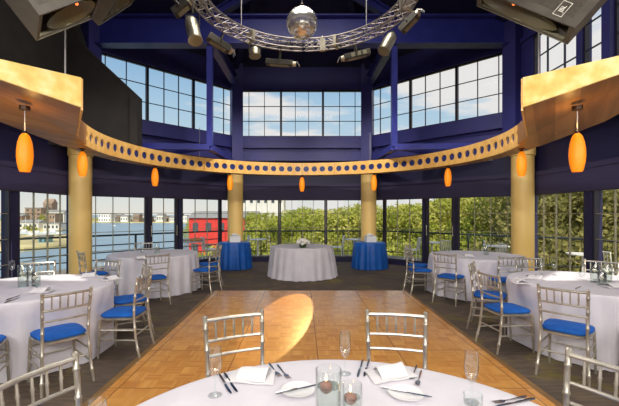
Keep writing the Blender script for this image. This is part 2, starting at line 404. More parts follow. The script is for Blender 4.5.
def window(A, B, t0, t1, z0, z1, cols, rows, name='window', fm='frame', mm='muntin', fw=.045, mw=.007):
    d, L, n = facet_frame(A, B); wn_count[0] += 1
    f = MB()
    bx(f, A, d, n, t0, t1, z0, z0 + fw, -.05, .03); bx(f, A, d, n, t0, t1, z1 - fw, z1, -.05, .03)
    bx(f, A, d, n, t0, t0 + fw, z0 + fw, z1 - fw, -.05, .03); bx(f, A, d, n, t1 - fw, t1, z0 + fw, z1 - fw, -.05, .03)
    o = struct(f.build('%s_%d' % (name, wn_count[0]), M[fm], smooth=0))
    p = MB(); bx(p, A, d, n, t0 + fw, t1 - fw, z0 + fw, z1 - fw, -.012, -.006); p.build('glass_pane', M['pane'], o, smooth=0)
    m = MB(); a0, a1, b0, b1 = t0 + fw, t1 - fw, z0 + fw, z1 - fw
    for c in cols: t = a0 + (a1 - a0) * c; bx(m, A, d, n, t - mw, t + mw, b0, b1, -.025, .01)
    for r in rows: z = b0 + (b1 - b0) * r; bx(m, A, d, n, a0, a1, z - mw, z + mw, -.022, .007)
    m.build('muntin_grid', M[mm], o, smooth=0)
    return o
def t_of(A, B, px):                               # where the ray of column px meets the facet line
    d = B - A; k = (px - CX) / F                  # x = k*y
    return (k * A.y - A.x) / (d.x - k * d.y) * d.length
layout = {
    'back': [('w', 233, 279.5), ('w', 279.5, 325.8), ('w', 325.8, 371)],
    'back_left': [('w', 75, 146.5), ('d', 148.5, 178), ('w', 181, 220), ('w', 220, 232)],
    'back_right': [('w', 372.5, 384.5), ('w', 384.5, 424), ('d', 425.5, 455.5), ('w', 457.5, 528)],
    'left': [('w', -130, -60), ('w', -60, 9.5), ('w', 16.5, 73)],
    'right': [('w', 531, 587), ('w', 594, 664), ('w', 664, 740)],
}
SH = {'back': 'over the middle windows behind the white table', 'back_left': 'over the glass door facing the harbour', 'back_right': 'over the glass door facing the trees',
      'left': 'over the harbour window beside the near table', 'right': 'over the tree-filled window beside the near table'}
SHA = {'back': 'wide dark roller shade', 'back_left': 'dark plum roller shade', 'back_right': 'dark plum roller shade', 'left': 'dark roller shade', 'right': 'dark roller shade'}
door_n = 0
for name, A, B in FAC:
    d, L, n = facet_frame(A, B)
    up = MB(); bx(up, A, d, n, 0, L, ZW1, ZTOP, -.16, .02)
    spans = sorted([(max(0.0, min(t_of(A, B, a), L)) if 0 else t_of(A, B, a), t_of(A, B, b), k) for k, a, b in layout[name]])
    prev = 0.0
    for a, b, k in spans + [(L, L, 'e')]:
        if a - prev > .012: bx(up, A, d, n, prev, a, 0, ZW1, -.16, .05)
        if k == 'w': bx(up, A, d, n, a, b, 0, ZW0, -.16, .05)
        prev = max(prev, b)
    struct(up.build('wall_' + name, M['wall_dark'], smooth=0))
    for a, b, k in spans:
        if k == 'w':
            nc = max(1, round((b - a) / .42)); cols = [i / nc for i in range(1, nc)]
            window(A, B, a + .004, b - .004, ZW0 + .002, ZW1 - .002, cols, [.2, .41, .62])
        else:
            door_n += 1
            f = MB(); fw = .09
            a_, b_ = a + .012, b - .012
            bx(f, A, d, n, a_, b_, .02, .24, -.04, .02); bx(f, A, d, n, a_, b_, ZW1 - .16, ZW1 - .01, -.04, .02)
            bx(f, A, d, n, a_, a_ + fw, .24, ZW1 - .16, -.04, .02); bx(f, A, d, n, b_ - fw, b_, .24, ZW1 - .16, -.04, .02)
            o = struct(f.build('door_%d' % door_n, M['frame'], smooth=0))
            p = MB(); bx(p, A, d, n, a_ + fw, b_ - fw, .24, ZW1 - .16, -.012, -.006); p.build('glass_pane', M['pane'], o, smooth=0)
            m = MB(); bx(m, A, d, n, (a + b) / 2 - .007, (a + b) / 2 + .007, .24, ZW1 - .16, -.025, .01)
            bx(m, A, d, n, a_ + fw, b_ - fw, 1.09, 1.105, -.025, .01); bx(m, A, d, n, a_ + fw, b_ - fw, 1.59, 1.605, -.025, .01); m.build('muntin_grid', M['muntin'], o, smooth=0)
            h = MB()
            for tt in (a_ + .045, b_ - .045):
                q = A + d * tt + n * .055; h.tube([(q.x, q.y, .95), (q.x, q.y, 1.25)], .011, 8)
                for z in (.98, 1.22):
                    q0 = A + d * tt + n * .01; h.tube([(q0.x, q0.y, z), (q.x, q.y, z)], .008, 6)
            h.build('door_handle', M['silver'], o)
    # roller shade hung over the windows of this wall
    e0 = .14; e1 = L - .14
    sh = thing('roller_shade', SHA[name] + ' half lowered ' + SH[name], 'roller shade')
    s = MB(); k = 0 if name in ('left', 'right') else .014; bx(s, A, d, n, e0, e1, 2.035, 2.46, .06 + k, .066 + k); s.build('shade_fabric', M['shade'], sh, smooth=0)
    s = MB(); bx(s, A, d, n, e0, e1, 2.01, 2.035, .056 + k, .07 + k); s.build('hem_bar', M['frame'], sh, smooth=0)
    s = MB(); bx(s, A, d, n, e0, e1, 2.46, 2.56, .053, .084 + 4 * k); s.build('cassette', M['shade'], sh, smooth=0)
# rest of the room behind the camera
b_ = MB(); b_.box((0, -3.6, 1.7), (11.4, .2, 3.4)); struct(b_.build('wall_front', M['pale'], smooth=0))
for sgn, nm in ((-1, 'left_front'), (1, 'right_front')):
    b_ = MB(); b_.box((sgn * 5.58, -1.16, 1.7), (.2, 4.68, 3.4)); struct(b_.build('wall_' + nm, M['pale'], smooth=0))
b_ = MB(); b_.box((0, -1.0, 3.46), (11.4, 5.0, .2)); struct(b_.build('ceiling_front', M['pale'], smooth=0))
# low ceiling between the window walls and the clerestory
IA = octo(5.13); OA = octo(5.62)
cl = MB()
for k in (6, 7, 0, 1, 2, 3):
    a, b, c, e = OA[k], OA[(k + 1) % 8], IA[(k + 1) % 8], IA[k]
    cl.prism([(p.x, p.y) for p in (a, b, c, e)], 3.36, 3.5)
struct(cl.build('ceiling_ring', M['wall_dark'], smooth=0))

# clerestory
CF = [('back', IA[0], IA[1]), ('back_right', IA[1], IA[2]), ('right', IA[2], IA[3]), ('left', IA[6], IA[7]), ('back_left', IA[7], IA[0])]
CZ0, CZ1, EAVE = 4.02, 5.5, 6.25
for name, A, B in CF:
    d, L, n = facet_frame(A, B)
    wl = MB(); p = .12
    bx(wl, A, d, n, 0, L, 3.25, 3.52, -.12, .12); bx(wl, A, d, n, 0, L, 3.52, 3.66, -.12, -.1); bx(wl, A, d, n, 0, L, 3.66, CZ0, -.12, .1)
    bx(wl, A, d, n, 0, L, CZ1, 5.62, -.12, .1); bx(wl, A, d, n, 0, L, 5.62, EAVE, -.12, .0)
    bx(wl, A, d, n, 0, p, CZ0, CZ1, -.12, .04); bx(wl, A, d, n, L - p, L, CZ0, CZ1, -.12, .04)
    if name == 'left': bx(wl, A, d, n, p, L - p, CZ0, CZ1, -.12, .06)
    if name == 'right':
        bx(wl, A, d, n, p, .62, CZ0, CZ1, -.12, .06); bx(wl, A, d, n, 1.93, 2.05, CZ0, CZ1, -.12, .08); bx(wl, A, d, n, 2.55, 2.72, CZ0, CZ1, -.12, .12); bx(wl, A, d, n, L - .6, L, CZ0, CZ1, -.12, .06)
    struct(wl.build('wall_clerestory_' + name, M['black'] if name == 'left' else M['wall'], smooth=0))
    if name == 'left': continue
    if name == 'right':
        for a_, b_, cs_ in ((.623, 1.927, [.3, .7]), (2.053, 2.547, []), (2.723, L - .603, [.33, .66])): window(A, B, a_, b_, CZ0 + .003, CZ1 - .003, cs_, [1 / 3, 2 / 3], mm='muntin_up', fw=.03, mw=.01)
        continue
    w3 = (L - 2 * p) / 3
    side = [[.22, .61], [1 / 3, 2 / 3], [.39, .78]]
    for k in range(3):
        window(A, B, p + k * w3 + .003, p + (k + 1) * w3 - .003, CZ0 + .003, CZ1 - .003, side[k], [1 / 3, 2 / 3], mm='muntin_up', fw=.03, mw=.009)
for k in (3, 4, 5):
    A, B = IA[k], IA[(k + 1) % 8]; d, L, n = facet_frame(A, B)
    wl = MB(); bx(wl, A, d, n, 0, L, 3.38, EAVE, -.12, .0); struct(wl.build('wall_clerestory_sun_block', M['wall'], smooth=0))  # unseen facets, made windowless to keep the sun out
# corner posts above the columns
for k in (7, 0, 1, 2):
    q = octo(4.98)[k]; a = rad(112.5 - 45 * k)
    m = MB(); m.box((0, 0, 4.72), (.34, .34, 3.1)); m.box((0, 0, 3.22), (.44, .44, .1))
    struct(m.build('wall_post', M['wall'], loc=(q.x, q.y, 0), rz=a, smooth=0))
# roof deck and steel
EA = octo(5.35)
rf = MB(); ap = (OC.x, OC.y, 8.7)
for k in range(8):
    a, b = EA[k], EA[(k + 1) % 8]
    rf.add([(a.x, a.y, EAVE), (b.x, b.y, EAVE), ap, (a.x, a.y, EAVE + .12), (b.x, b.y, EAVE + .12), (ap[0], ap[1], ap[2] + .12)],
           [(0, 1, 2), (3, 5, 4), (0, 3, 4, 1), (1, 4, 5, 2), (0, 2, 5, 3)])
struct(rf.build('ceiling_roof_deck', M['roof'], smooth=0))
def ibeam(name, a, b, wd, h, mat='beam'):
    m = MB(); a, b = V(a), V(b); u = V((0, 0, h / 2 - .015))
    m.bar(a + u, b + u, wd, .03); m.bar(a - u, b - u, wd, .03); m.bar(a, b, .03, h - .06)
    return struct(m.build(name, M[mat], smooth=0))
ibeam('ceiling_main_beam', (-5.0, 8.69, 5.9), (5.0, 8.69, 5.9), .3, .68)
for s in (-1, 1):
    ibeam('ceiling_tie_beam', (s * 2.16, 8.86, 5.74), (s * 2.1, 11.6, 5.74), .2, .3)
    ibeam('ceiling_rafter', (s * 2.16, 8.69, 6.24), (0, 8.69, 7.55), .2, .22)
    m = MB(); m.box((s * 2.18, 8.69, 4.36), (.13, .13, 2.36)); struct(m.build('ceiling_hanger_post', M['beam'], smooth=0))
    m = MB(); m.bar((s * 2.18, 8.69, 3.16), (s * 4.25, 8.6, 3.16), .14, .14); m.bar((s * 2.18, 8.69, 3.16), (s * 2.12, 11.2, 3.16), .14, .14)
    m.bar((s * 2.18, 8.69, 3.16), (s * 3.9, 10.0, 3.16), .09, .09)
    struct(m.build('ceiling_brace', M['beam'], smooth=0))
    ibeam('ceiling_hip_rafter', (s * 5.0, 8.75, 6.12), (s * .4, 6.85, 8.3), .16, .24, 'roof')
    ibeam('ceiling_hip_rafter', (s * 2.1, 11.5, 6.12), (s * .2, 6.95, 8.35), .16, .24, 'roof')
# charcoal bulkhead in front of the west clerestory
m = MB()
q = [(-3.57, 3.08), (-3.57, 4.14), (-4.55, 5.05), (-4.8, 5.3), (-5.0, 5.9), (-5.1, 6.2), (-7.2, 6.2), (-7.2, 3.08)]
n_ = len(q); y0, y1 = 7.93, 8.2
m.add([(x, y0, z) for x, z in q] + [(x, y1, z) for x, z in q], [tuple(range(n_)), tuple(range(2 * n_ - 1, n_ - 1, -1))] + [(i, (i + 1) % n_, n_ + (i + 1) % n_, n_ + i) for i in range(n_)])
m.box((-3.62, 7.9, 3.6), (.16, .06, 1.04))
struct(m.build('wall_bulkhead', M['black'], smooth=0))

# ------------------------------------------------------------------ columns
COLS = [((-5.19, 8.6), 'ochre column rising behind the near round table on the harbour side'),
        ((-2.08, 11.46), 'ochre column behind the blue skirted table near the red building'),
        ((2.08, 11.46), 'ochre column behind the blue skirted table before the trees'),
        ((5.17, 8.6), 'ochre column beside the window full of olive trees')]
for (x, y), lb in COLS:
    c = thing('column', lb, 'column', (x, y, 0))
    m = MB(); m.lathe([(.24, .1), (.24, 2.92)], 32, capb=True, capt=True); m.build('shaft', M['column'], c)
    m = MB(); m.lathe([(.27, 0.002), (.27, .09), (.25, .1)], 32, capb=True, capt=True); m.build('column_base', M['frame'], c)
    m = MB(); m.lathe([(.24, 2.92), (.265, 2.935), (.265, 3.17)], 32, capb=True, capt=True); m.build('capital', M['column'], c)

# ------------------------------------------------------------------ ring canopy with perforated fascia
RC = V((0, 6.69)); RI, RO = 3.51, 3.85; ZS, ZB = 2.656, 2.99
ring = thing('ring_canopy', 'curved amber wood canopy with a row of round blue holes, hung round the dance floor', 'canopy', (RC.x, RC.y, ZS))
A0, A1 = rad(-28), rad(208)
def sector(mb, r0, r1, z0, z1, a0, a1, n):
    for i in range(n):
        a, b = a0 + (a1 - a0) * i / n, a0 + (a1 - a0) * (i + 1) / n
        P = [(r0 * cos(a), r0 * sin(a)), (r1 * cos(a), r1 * sin(a)), (r1 * cos(b), r1 * sin(b)), (r0 * cos(b), r0 * sin(b))]
        k = len(mb.v); mb.v += [(x, y, z0) for x, y in P] + [(x, y, z1) for x, y in P]
        fs = [(3, 2, 1, 0), (4, 5, 6, 7), (1, 2, 6, 5), (3, 0, 4, 7)]
        if i == 0: fs.append((0, 1, 5, 4))
        if i == n - 1: fs.append((2, 3, 7, 6))
        for f in fs: mb.f.append([j + k for j in f]); mb.mi.append(mb.m)
m = MB(); sector(m, RI + .035, RO, .004, .30, A0, A1, 96); m.build('soffit_ring', M['soffit'], ring, smooth=20)
m = MB(); sector(m, RI + .028, RI + .034, .02, .31, A0, A1, 96); m.build('blue_backing', M['inlay'], ring, smooth=20)
NP = 16; NC = 4; HB = ZB - ZS; K = 16
for pidx in range(NP):
    m = MB(); g = .0012
    pa, pb = A0 + (A1 - A0) * pidx / NP + g, A0 + (A1 - A0) * (pidx + 1) / NP - g
    for c in range(NC):
        ca, cb = pa + (pb - pa) * c / NC, pa + (pb - pa) * (c + 1) / NC
        cm_, hw, hh = (ca + cb) / 2, (cb - ca) / 2 * RI, HB / 2
        rr = .077
        rings = []
        for rad_, d in ((RI, 0), (RI + .027, 1)):
            outer, inner = [], []
            for k in range(K):
                t = 2 * pi * k / K; ct, st = cos(t), sin(t)
                q = max(abs(ct), abs(st)); sxx, syy = ct / q, st / q
                outer.append((cm_ + hw * sxx / RI, HB / 2 + hh * syy, rad_)); inner.append((cm_ + rr * ct / RI, HB / 2 + rr * st, rad_))
            rings += [outer, inner]
        vs_ = [(r * cos(a), r * sin(a), z) for R_ in rings for a, z, r in R_]
        fs = []
        for k in range(K):
            k2 = (k + 1) % K
            fs.append((k, k2, K + k2, K + k)); fs.append((K + k, K + k2, 3 * K + k2, 3 * K + k)); fs.append((2 * K + k, 3 * K + k, 3 * K + k2, 2 * K + k2))
            if abs(outer[k][1] - outer[k2][1]) < 1e-6 or (k in (0, K - 1)) or True: fs.append((k2, k, 2 * K + k, 2 * K + k2))
        m.add(vs_, fs)
    m.build('fascia_panel', M['band'], ring, smooth=20)
for s, nm in ((-1, 'harbour'), (1, 'tree')):
    P = [(s * 3.11, 5.05), (s * 2.3, 3.8), (s * 3.1, 3.0), (s * 3.52, 3.0), (s * 3.64, 4.4), (s * 3.76, 5.8), (s * 3.30, 5.62)]
    zb = [2.652, 2.69, 2.91, 2.93, 2.70, 2.652, 2.652]
    m = MB(); m.prism([(x - RC.x, y - RC.y) for x, y in P], [z - ZS for z in zb], [2.95 - ZS] * 7); m.build('wing_soffit', M['soffit'], ring, smooth=0)
    # gold fascia board on the wing's slanted face
    a, b = V((s * 2.285, 3.785)), V((s * 3.1, 2.985)); d = (b - a).normalized(); nn = V((-d.y, d.x)) * (1 if s > 0 else -1)
    nn = V((-s * .7071, -.7071))
    Q = [a, b, b + nn * .03, a + nn * .03]
    m = MB(); m.prism([(p.x - RC.x, p.y - RC.y) for p in Q], [2.685 - ZS, 2.90 - ZS, 2.90 - ZS, 2.685 - ZS], 2.99 - ZS); m.build('gold_fascia', M['gold'], ring, smooth=0)
    # end return of the wing
    a, b = V((s * 2.285, 3.79)), V((s * 3.10, 5.04)); nn = V((-s * .838, .546))
    Q = [a, b, b + nn * .02, a + nn * .02]
    m = MB(); m.prism([(p.x - RC.x, p.y - RC.y) for p in Q], 2.66 - ZS, 2.99 - ZS); m.build('end_return', M['band'], ring, smooth=0)
    px, py = (65 if s < 0 else 537), 75
    x = s * 2.36; y = abs(x) / (237 / F); x = s * 2.42; y = 3.75
    m = MB(); m.tube([(x, y - RC.y, .33), (x, y - RC.y, 4.6)], .008, 6); m.lathe([(.02, .33), (.02, .35), (.01, .37)], 8, (x, y - RC.y, 0), True, True); m.build('suspension_rod', M['cable'], ring)
    for aa in (60, 135) if s > 0 else (): 
        x, y = (RI + .15) * cos(rad(aa)), (RI + .15) * sin(rad(aa)); m = MB(); m.tube([(x, y, .3), (x, y, 1.1)], .008, 6); m.build('suspension_rod', M['cable'], ring)
    for aa in ((189, 172) if s < 0 else (-9, 8)):
        x, y = (RO - .1) * cos(rad(aa)), (RO - .1) * sin(rad(aa)); m = MB(); m.lathe([(.035, -.022), (.04, .0), (.04, .006)], 12, (x, y, 0), True, True); m.build('downlight_trim', M['cable'], ring)

# ------------------------------------------------------------------ amber pendants under the canopy
def pendant(drop):
    pend = thing('pendant_lamp', 'x', 'pendant lamp', group='amber pendants under the canopy')
    m = MB(); m.lathe([(.05, .03), (.05, -.012), (.012, -.02)], 16, capb=True, capt=True); m.build('ceiling_rose', M['bronze'], pend)
    m = MB(); m.tube([(0, 0, -.015), (0, 0, -drop)], .005, 6); m.build('cord', M['cable'], pend)
    e = drop - .26
    m = MB(); m.lathe([(.02, -.235 - e), (.024, -.26 - e), (.024, -.275 - e)], 12, capb=True, capt=True); m.build('cap', M['bronze'], pend)
    m = MB(); m.lathe([(r, z - e) for r, z in [(.026, -.262), (.046, -.29), (.064, -.35), (.074, -.43), (.076, -.50), (.070, -.57), (.058, -.63), (.047, -.665), (.043, -.66)]], 20); m.build('shade', M['amber'], pend)
    return pend
pend, pshort = pendant(.26), pendant(.045)
PEND = [((-2.93, 3.88), 'large amber pendant hanging from the gold-faced wing on the harbour side'),
        ((-3.62, 6.05), 'amber pendant hanging in front of the near ochre column on the harbour side'),
        (None, 155, 'amber pendant between the two ochre columns on the harbour side'),
        (None, 230, 'amber pendant against the ochre column beside the red building'),
        (None, 302, 'amber pendant at the middle of the canopy, above the white table'),
        (None, 374, 'amber pendant against the ochre column beside the back trees'),
        (None, 448, 'amber pendant between the two ochre columns on the tree side'),
        ((3.62, 6.05), 'amber pendant hanging in front of the near ochre column on the tree side'),
        ((2.91, 3.88), 'large amber pendant hanging from the gold-faced wing on the tree side')]
for i, e in enumerate(PEND):
    if e[0] is None:
        k = (e[1] - CX) / F; r = 3.68; c = RC.y
        a_, b2, c2 = 1 + k * k, -2 * c, c * c - r * r
        y = (-b2 + sqrt(b2 * b2 - 4 * a_ * c2)) / (2 * a_); p = (k * y, y)
    else: p = e[0]
    z = 2.70 if i in (0, 8) else ZS + .003
    o = pend if i == 0 else dup(pend, (0, 0, 0)) if i == 8 else pshort if i == 1 else dup(pshort, (0, 0, 0))
    o['label'] = e[-1]; o.location = (p[0], p[1], z)
    ld = bpy.data.lights.new('pendant_bulb', 'POINT'); ld.energy = 2.5; ld.color = (1, .55, .15); ld.shadow_soft_size = .03
    lo = bpy.data.objects.new('pendant_bulb', ld); col.objects.link(lo); lo.location = (p[0], p[1], z - (.10 if i in (0, 8) else .02) - .07)

# ------------------------------------------------------------------ dance floor
m = MB(); DF = (-1.74, 2.08, .2, 7.46)
dfl = thing('dance_floor', 'parquet dance floor of golden oak squares in the middle of the carpet', 'dance floor', (0, 0, 0))
m.box(((DF[0] + DF[1]) / 2, (DF[2] + DF[3]) / 2, .0125), (DF[1] - DF[0], DF[3] - DF[2], .023)); m.build('parquet', M['parquet'], dfl, smooth=0)
m = MB(); tw = .09
for (a, b, c, e) in ((DF[0] - tw, DF[0], DF[2] - tw, DF[3] + tw), (DF[1], DF[1] + tw, DF[2] - tw, DF[3] + tw)):
    s = 1 if a > 0 else -1; i_, o_ = (a, b) if s > 0 else (b, a)
    m.add([(i_, c, .001), (o_, c, .001), (o_, e, .001), (i_, e, .001), (i_, c, .024), (o_, c, .004), (o_, e, .004), (i_, e, .024)], [(0, 1, 2, 3), (4, 5, 6, 7), (0, 1, 5, 4), (1, 2, 6, 5), (2, 3, 7, 6), (3, 0, 4, 7)])
for (i_, o_) in ((DF[3], DF[3] + tw), (DF[2], DF[2] - tw)):
    a, b = DF[0], DF[1]
    m.add([(a, i_, .001), (b, i_, .001), (b, o_, .001), (a, o_, .001), (a, i_, .024), (b, i_, .024), (b, o_, .004), (a, o_, .004)], [(0, 1, 2, 3), (4, 5, 6, 7), (0, 1, 5, 4), (1, 2, 6, 5), (2, 3, 7, 6), (3, 0, 4, 7)])
m.build('edge_trim', M['trim'], dfl, smooth=0)

# ------------------------------------------------------------------ tables and cloths
def table(name, label, x, y, R, h=.75, z0=.0):
    t = thing(name, label, 'table', (x, y, z0))
    m = MB(); m.lathe([(R - .01, h - .03), (R, h - .02), (R, h - .003), (R - .006, h)], 48, capb=True, capt=True); m.build('tabletop', M['pale'], t)
    for k in range(4):
        a = pi / 4 + k * pi / 2; r = R * .55
        m = MB(); m.tube([(r * cos(a), r * sin(a), .004), (r * cos(a) * .95, r * sin(a) * .95, h - .03)], .016, 10); m.build('leg', M['steel'], t)
    return t
def cloth(name, label, x, y, R, mat, h=.756, hem=.012, flare=.07, folds=20, amp=.035, seed=1, z0=0., group=None, dents=()):
    r_ = random.Random(seed); n = folds * 10; ph = [r_.uniform(-.35, .35) for _ in range(folds)]; am = [r_.uniform(.5, 1.3) for _ in range(folds)]
    vs, fs = [(0, 0, h)], []
    rows = [(.5, h, 0), (.9, h, 0), (R - .012, h, 0), (R + .001, h - .003, 0), (R + .006, h - .014, .06), (R + .012, h - .06, .3)] if R > .3 else []
    rows[0] = (R * .5, h, 0); rows[1] = (R * .85, h, 0)
    nz = 9
    for i in range(1, nz + 1):
        t = i / nz; rows.append((R + .012 + flare * t ** .8, (h - .06) + (hem - (h - .06)) * t, .3 + .7 * t ** .7))
    for r, z, k in rows:
        for j in range(n):
            a = 2 * pi * j / n; fi = j // 10; u = (j % 10) / 10
            wv = am[fi] * (.5 - .5 * cos(2 * pi * u)); wv = wv - .45
            rr = r + amp * k * wv + (amp * .15 * k * sin(3 * a + ph[0] * 9))
            aa = a + ph[fi] * .15 * k * sin(pi * u)
            for da, rl in dents:
                dd = abs((aa - da + pi) % (2 * pi) - pi); wv = max(0, min(1, (.46 - dd) / .16)); wz = max(0, min(1, (.70 - z) / .17))
                lim = rl / max(.8, cos(min(dd, .6)))
                if rr > lim: rr -= (rr - lim) * wv * wz
            vs.append((rr * cos(aa), rr * sin(aa), z))
    for j in range(n): fs.append((0, 1 + j, 1 + (j + 1) % n))
    for i in range(len(rows) - 1):
        for j in range(n):
            j2 = (j + 1) % n; fs.append((1 + i * n + j, 1 + i * n + j2, 1 + (i + 1) * n + j2, 1 + (i + 1) * n + j))
    m = MB(); m.add(vs, fs)
    o = m.build(name, M[mat], smooth=70, loc=(x, y, z0)); tag(o, label, 'tablecloth', group)
    o.rotation_euler.z = 0 if dents else r_.uniform(0, 6)
    return o
TF, TL1, TL2, TR1, TR2 = (.16, 1.09), (-3.15, 4.2), (-3.1, 7.7), (3.52, 4.5), (3.5, 7.4)
table('round_table', 'round table under the white cloth with lit candles', *TF, 1.02, h=.727, z0=.024)
cloth('tablecloth', 'white tablecloth on the large round table set with two lit candles', *TF, 1.03, 'cloth', h=.732, hem=.5, flare=.05, folds=26, seed=2, z0=.024)
table('round_table', 'cake table hidden under the white cloth with flowers', 0, 9.38, .76)
cloth('tablecloth', 'white pleated tablecloth on the flower table between the blue tables', 0, 9.38, .77, 'cloth', seed=21, folds=24, amp=.05, flare=.09)
BT = [(-1.96, 10.66), (1.96, 10.66)]
for (x, y), lb in zip(BT, ('beside the red building window', 'before the back trees')):
    table('cocktail_table', 'small table hidden under the blue cloth ' + lb, x, y, .43)
    cloth('tablecloth', 'royal blue floor-length cloth on the small table ' + lb, x, y, .44, 'bluecloth', seed=31 + int(x), folds=15, amp=.045, flare=.05)

# ------------------------------------------------------------------ silver ballroom chairs
def bamboo(t_nodes, r, sw=.35):
    prof = [(0, r * .9)]
    for t in t_nodes: prof += [(t - .012, r), (t - .006, r * (1 + sw)), (t + .006, r * (1 + sw)), (t + .012, r)]
    prof += [(1, r)]
    return prof
def make_chair():
    t = thing('ballroom_chair', 'x', 'chair')
    S = M['silver']
    for s in (-1, 1):
        m = MB()
        pts = [(.210 * s, -.262, .002), (.196 * s, -.212, .22), (.186 * s, -.188, .45), (.187 * s, -.192, .61), (.193 * s, -.210, .755), (.197 * s, -.230, .878)]
        pp, rr = [], []
        for i in range(len(pts) - 1):
            a, b = V(pts[i]), V(pts[i + 1]); L = (b - a).length
            for tt, r in ((0, .0145), (.42, .0135), (.46, .0175), (.54, .0175), (.58, .0135)):
                if i == 0 and tt == 0: r = .011
                pp.append(a + (b - a) * tt); rr.append(r)
        pp += [V(pts[-1]), V(pts[-1]) + V((0, -.002, .012)), V(pts[-1]) + V((0, -.003, .022))]; rr += [.0145, .017, .008]
        m.tube(pp, rr, 8); m.build('leg', S, t)
        m = MB(); m.turned((.196 * s, .198, .002), (.184 * s, .180, .43), bamboo((.3, .55, .8), .0135)); m.build('leg', S, t)
        for z, k in ((.2, 0), (.31, 1)):
            m = MB(); m.turned((.190 * s, -.205 + .01 * k, z), (.19 * s, .188, z + .005), bamboo((.5,), .009)); m.build('stretcher', S, t)
    for z in (.2, .31):
        m = MB(); m.turned((-.19, .19, z + .03), (.19, .19, z + .03), bamboo((.33, .67), .009)); m.build('stretcher', S, t)
    m = MB(); m.turned((-.19, -.202, .25), (.19, -.202, .25), bamboo((.5,), .009)); m.build('stretcher', S, t)
    # seat frame
    def slab(z0, z1, e, puff):
        m = MB(); n = 28; ks = [(0, .93), (.25, 1), (.7, 1), (1, .94)]
        def outl(k, j):
            a = 2 * pi * j / n; p = 5.0
            c, s_ = cos(a), sin(a); q = (abs(c) ** p + abs(s_) ** p) ** (-1 / p)
            x, y = c * q * (.205 + e) * k, s_ * q * (.20 + e) * k
            return x * (1 - .06 * (y < 0)), y
        vs, fs = [], []
        for u, k in ks:
            for j in range(n): x, y = outl(k, j); vs.append((x, y, z0 + (z1 - z0) * u))
        for i in range(3):
            for j in range(n): fs.append((i * n + j, i * n + (j + 1) % n, (i + 1) * n + (j + 1) % n, (i + 1) * n + j))
        fs.append(tuple(range(n - 1, -1, -1)))
        b0 = 3 * n; b1 = len(vs)
        for j in range(n): x, y = outl(.6, j); vs.append((x, y, z1 + puff * .7))
        vs.append((0, 0, z1 + puff))
        for j in range(n): fs.append((b0 + j, b0 + (j + 1) % n, b1 + (j + 1) % n, b1 + j)); fs.append((b1 + j, b1 + (j + 1) % n, b1 + n))
        m.add(vs, fs); return m
    slab(.415, .447, -.004, 0).build('seat', S, t)
    slab(.448, .485, .0, .014).build('cushion', M['cushion'], t)
    def rail(z, r, bow, lab):
        m = MB(); y = -.19 - (z - .45) * .09 if z > .6 else -.19
        pts = [(-.188 + .376 * i / 8, y - bow * sin(pi * i / 8), z) for i in range(9)]
        m.tube(pts, r, 8); m.build(lab, S, t)
    rail(.866, .0125, .02, 'crest_rail'); rail(.733, .010, .018, 'back_rail'); rail(.636, .010, .016, 'back_rail')
    for k in range(5):
        x = (-2 + k) * .062; i = (x + .188) / .376
        m = MB(); y0 = -.19 - .283 * .09 - .018 * sin(pi * i); y1 = -.19 - .416 * .09 - .02 * sin(pi * i)
        m.turned((x, y0, .735), (x * 1.03, y1, .863), [(0, .0062), (.42, .007), (.5, .0095), (.58, .007), (1, .0062)], 6); m.build('spindle', S, t)
    return t
chair0 = make_chair(); used = [False]
def chair(bx_, by_, face, label, group, z=0):        # back centre (x, y), direction it faces in radians
    ox, oy = bx_ + cos(face) * .22, by_ + sin(face) * .22
    rz = face - pi / 2
    if not used[0]: o = chair0; used[0] = True
    else: o = dup(chair0, (0, 0, 0))
    o.location = (ox, oy, z); o.rotation_euler = (0, 0, rz); o['label'] = label; o['group'] = group
DENTS = {}
def around(T, deg, dist, label, group, z=0, twist=0):
    a = rad(deg); DENTS.setdefault(T, []).append((a, dist - .22 - .235))
    chair(T[0] + dist * cos(a), T[1] + dist * sin(a), a + pi + rad(twist), label, group, z)
G = 'silver chairs round the candle table'; C_ = 'silver chair '
chair(-.455, 2.485, atan2(-.90, .44), C_ + 'on the parquet facing the candle table, behind the napkin beside the flute glass', G, .024)
chair(.65, 2.535, atan2(-.98, -.18), C_ + 'on the parquet facing the candle table, behind the two dark knives', G, .024)
chair(-1.165, 1.605, atan2(-.33, .93), C_ + 'cut off by the corner, below the chairs of the harbour table', G, .024)
chair(1.41, 1.66, atan2(-.4, -.9), C_ + 'cut off by the corner, below the chairs of the tree window table', G, .024)
G = 'blue cushioned silver chairs round the near harbour table'
for deg, dist, lb in ((-40, 1.31, 'seen from behind, at the harbour window table'), (1, 1.33, 'seen side-on at the harbour window table, nearer of the two'),
                      (37, 1.30, 'with blue cushion half hidden behind the side-on chair at the harbour window table'), (81, 1.36, 'across the harbour window table, in front of the ochre column'),
                      (121, 1.36, 'across the harbour window table, behind its glass vases'), (-74, 1.30, 'cut off by the picture edge at the harbour window table')):
    around(TL1, deg, dist, C_ + lb, G, twist=8 if deg == -38 else 0)
G = 'blue cushioned silver chairs round the far harbour table'
for deg, dist, lb in ((-66, 1.52, 'cushion seen through its spindles, before the far harbour-side table'), (-16, 1.43, 'side-on beside the parquet at the far harbour-side table'),
                      (26, 1.36, 'mostly hidden behind the side-on chair at the far harbour-side table'), (122, 1.36, 'behind the far harbour-side table, beside the glass door'),
                      (-134, 1.36, 'between the ochre column and the far harbour-side table')):
    around(TL2, deg, dist, C_ + lb, G, twist=16 if deg == -66 else 0)
G = 'blue cushioned silver chairs round the near tree-side table'
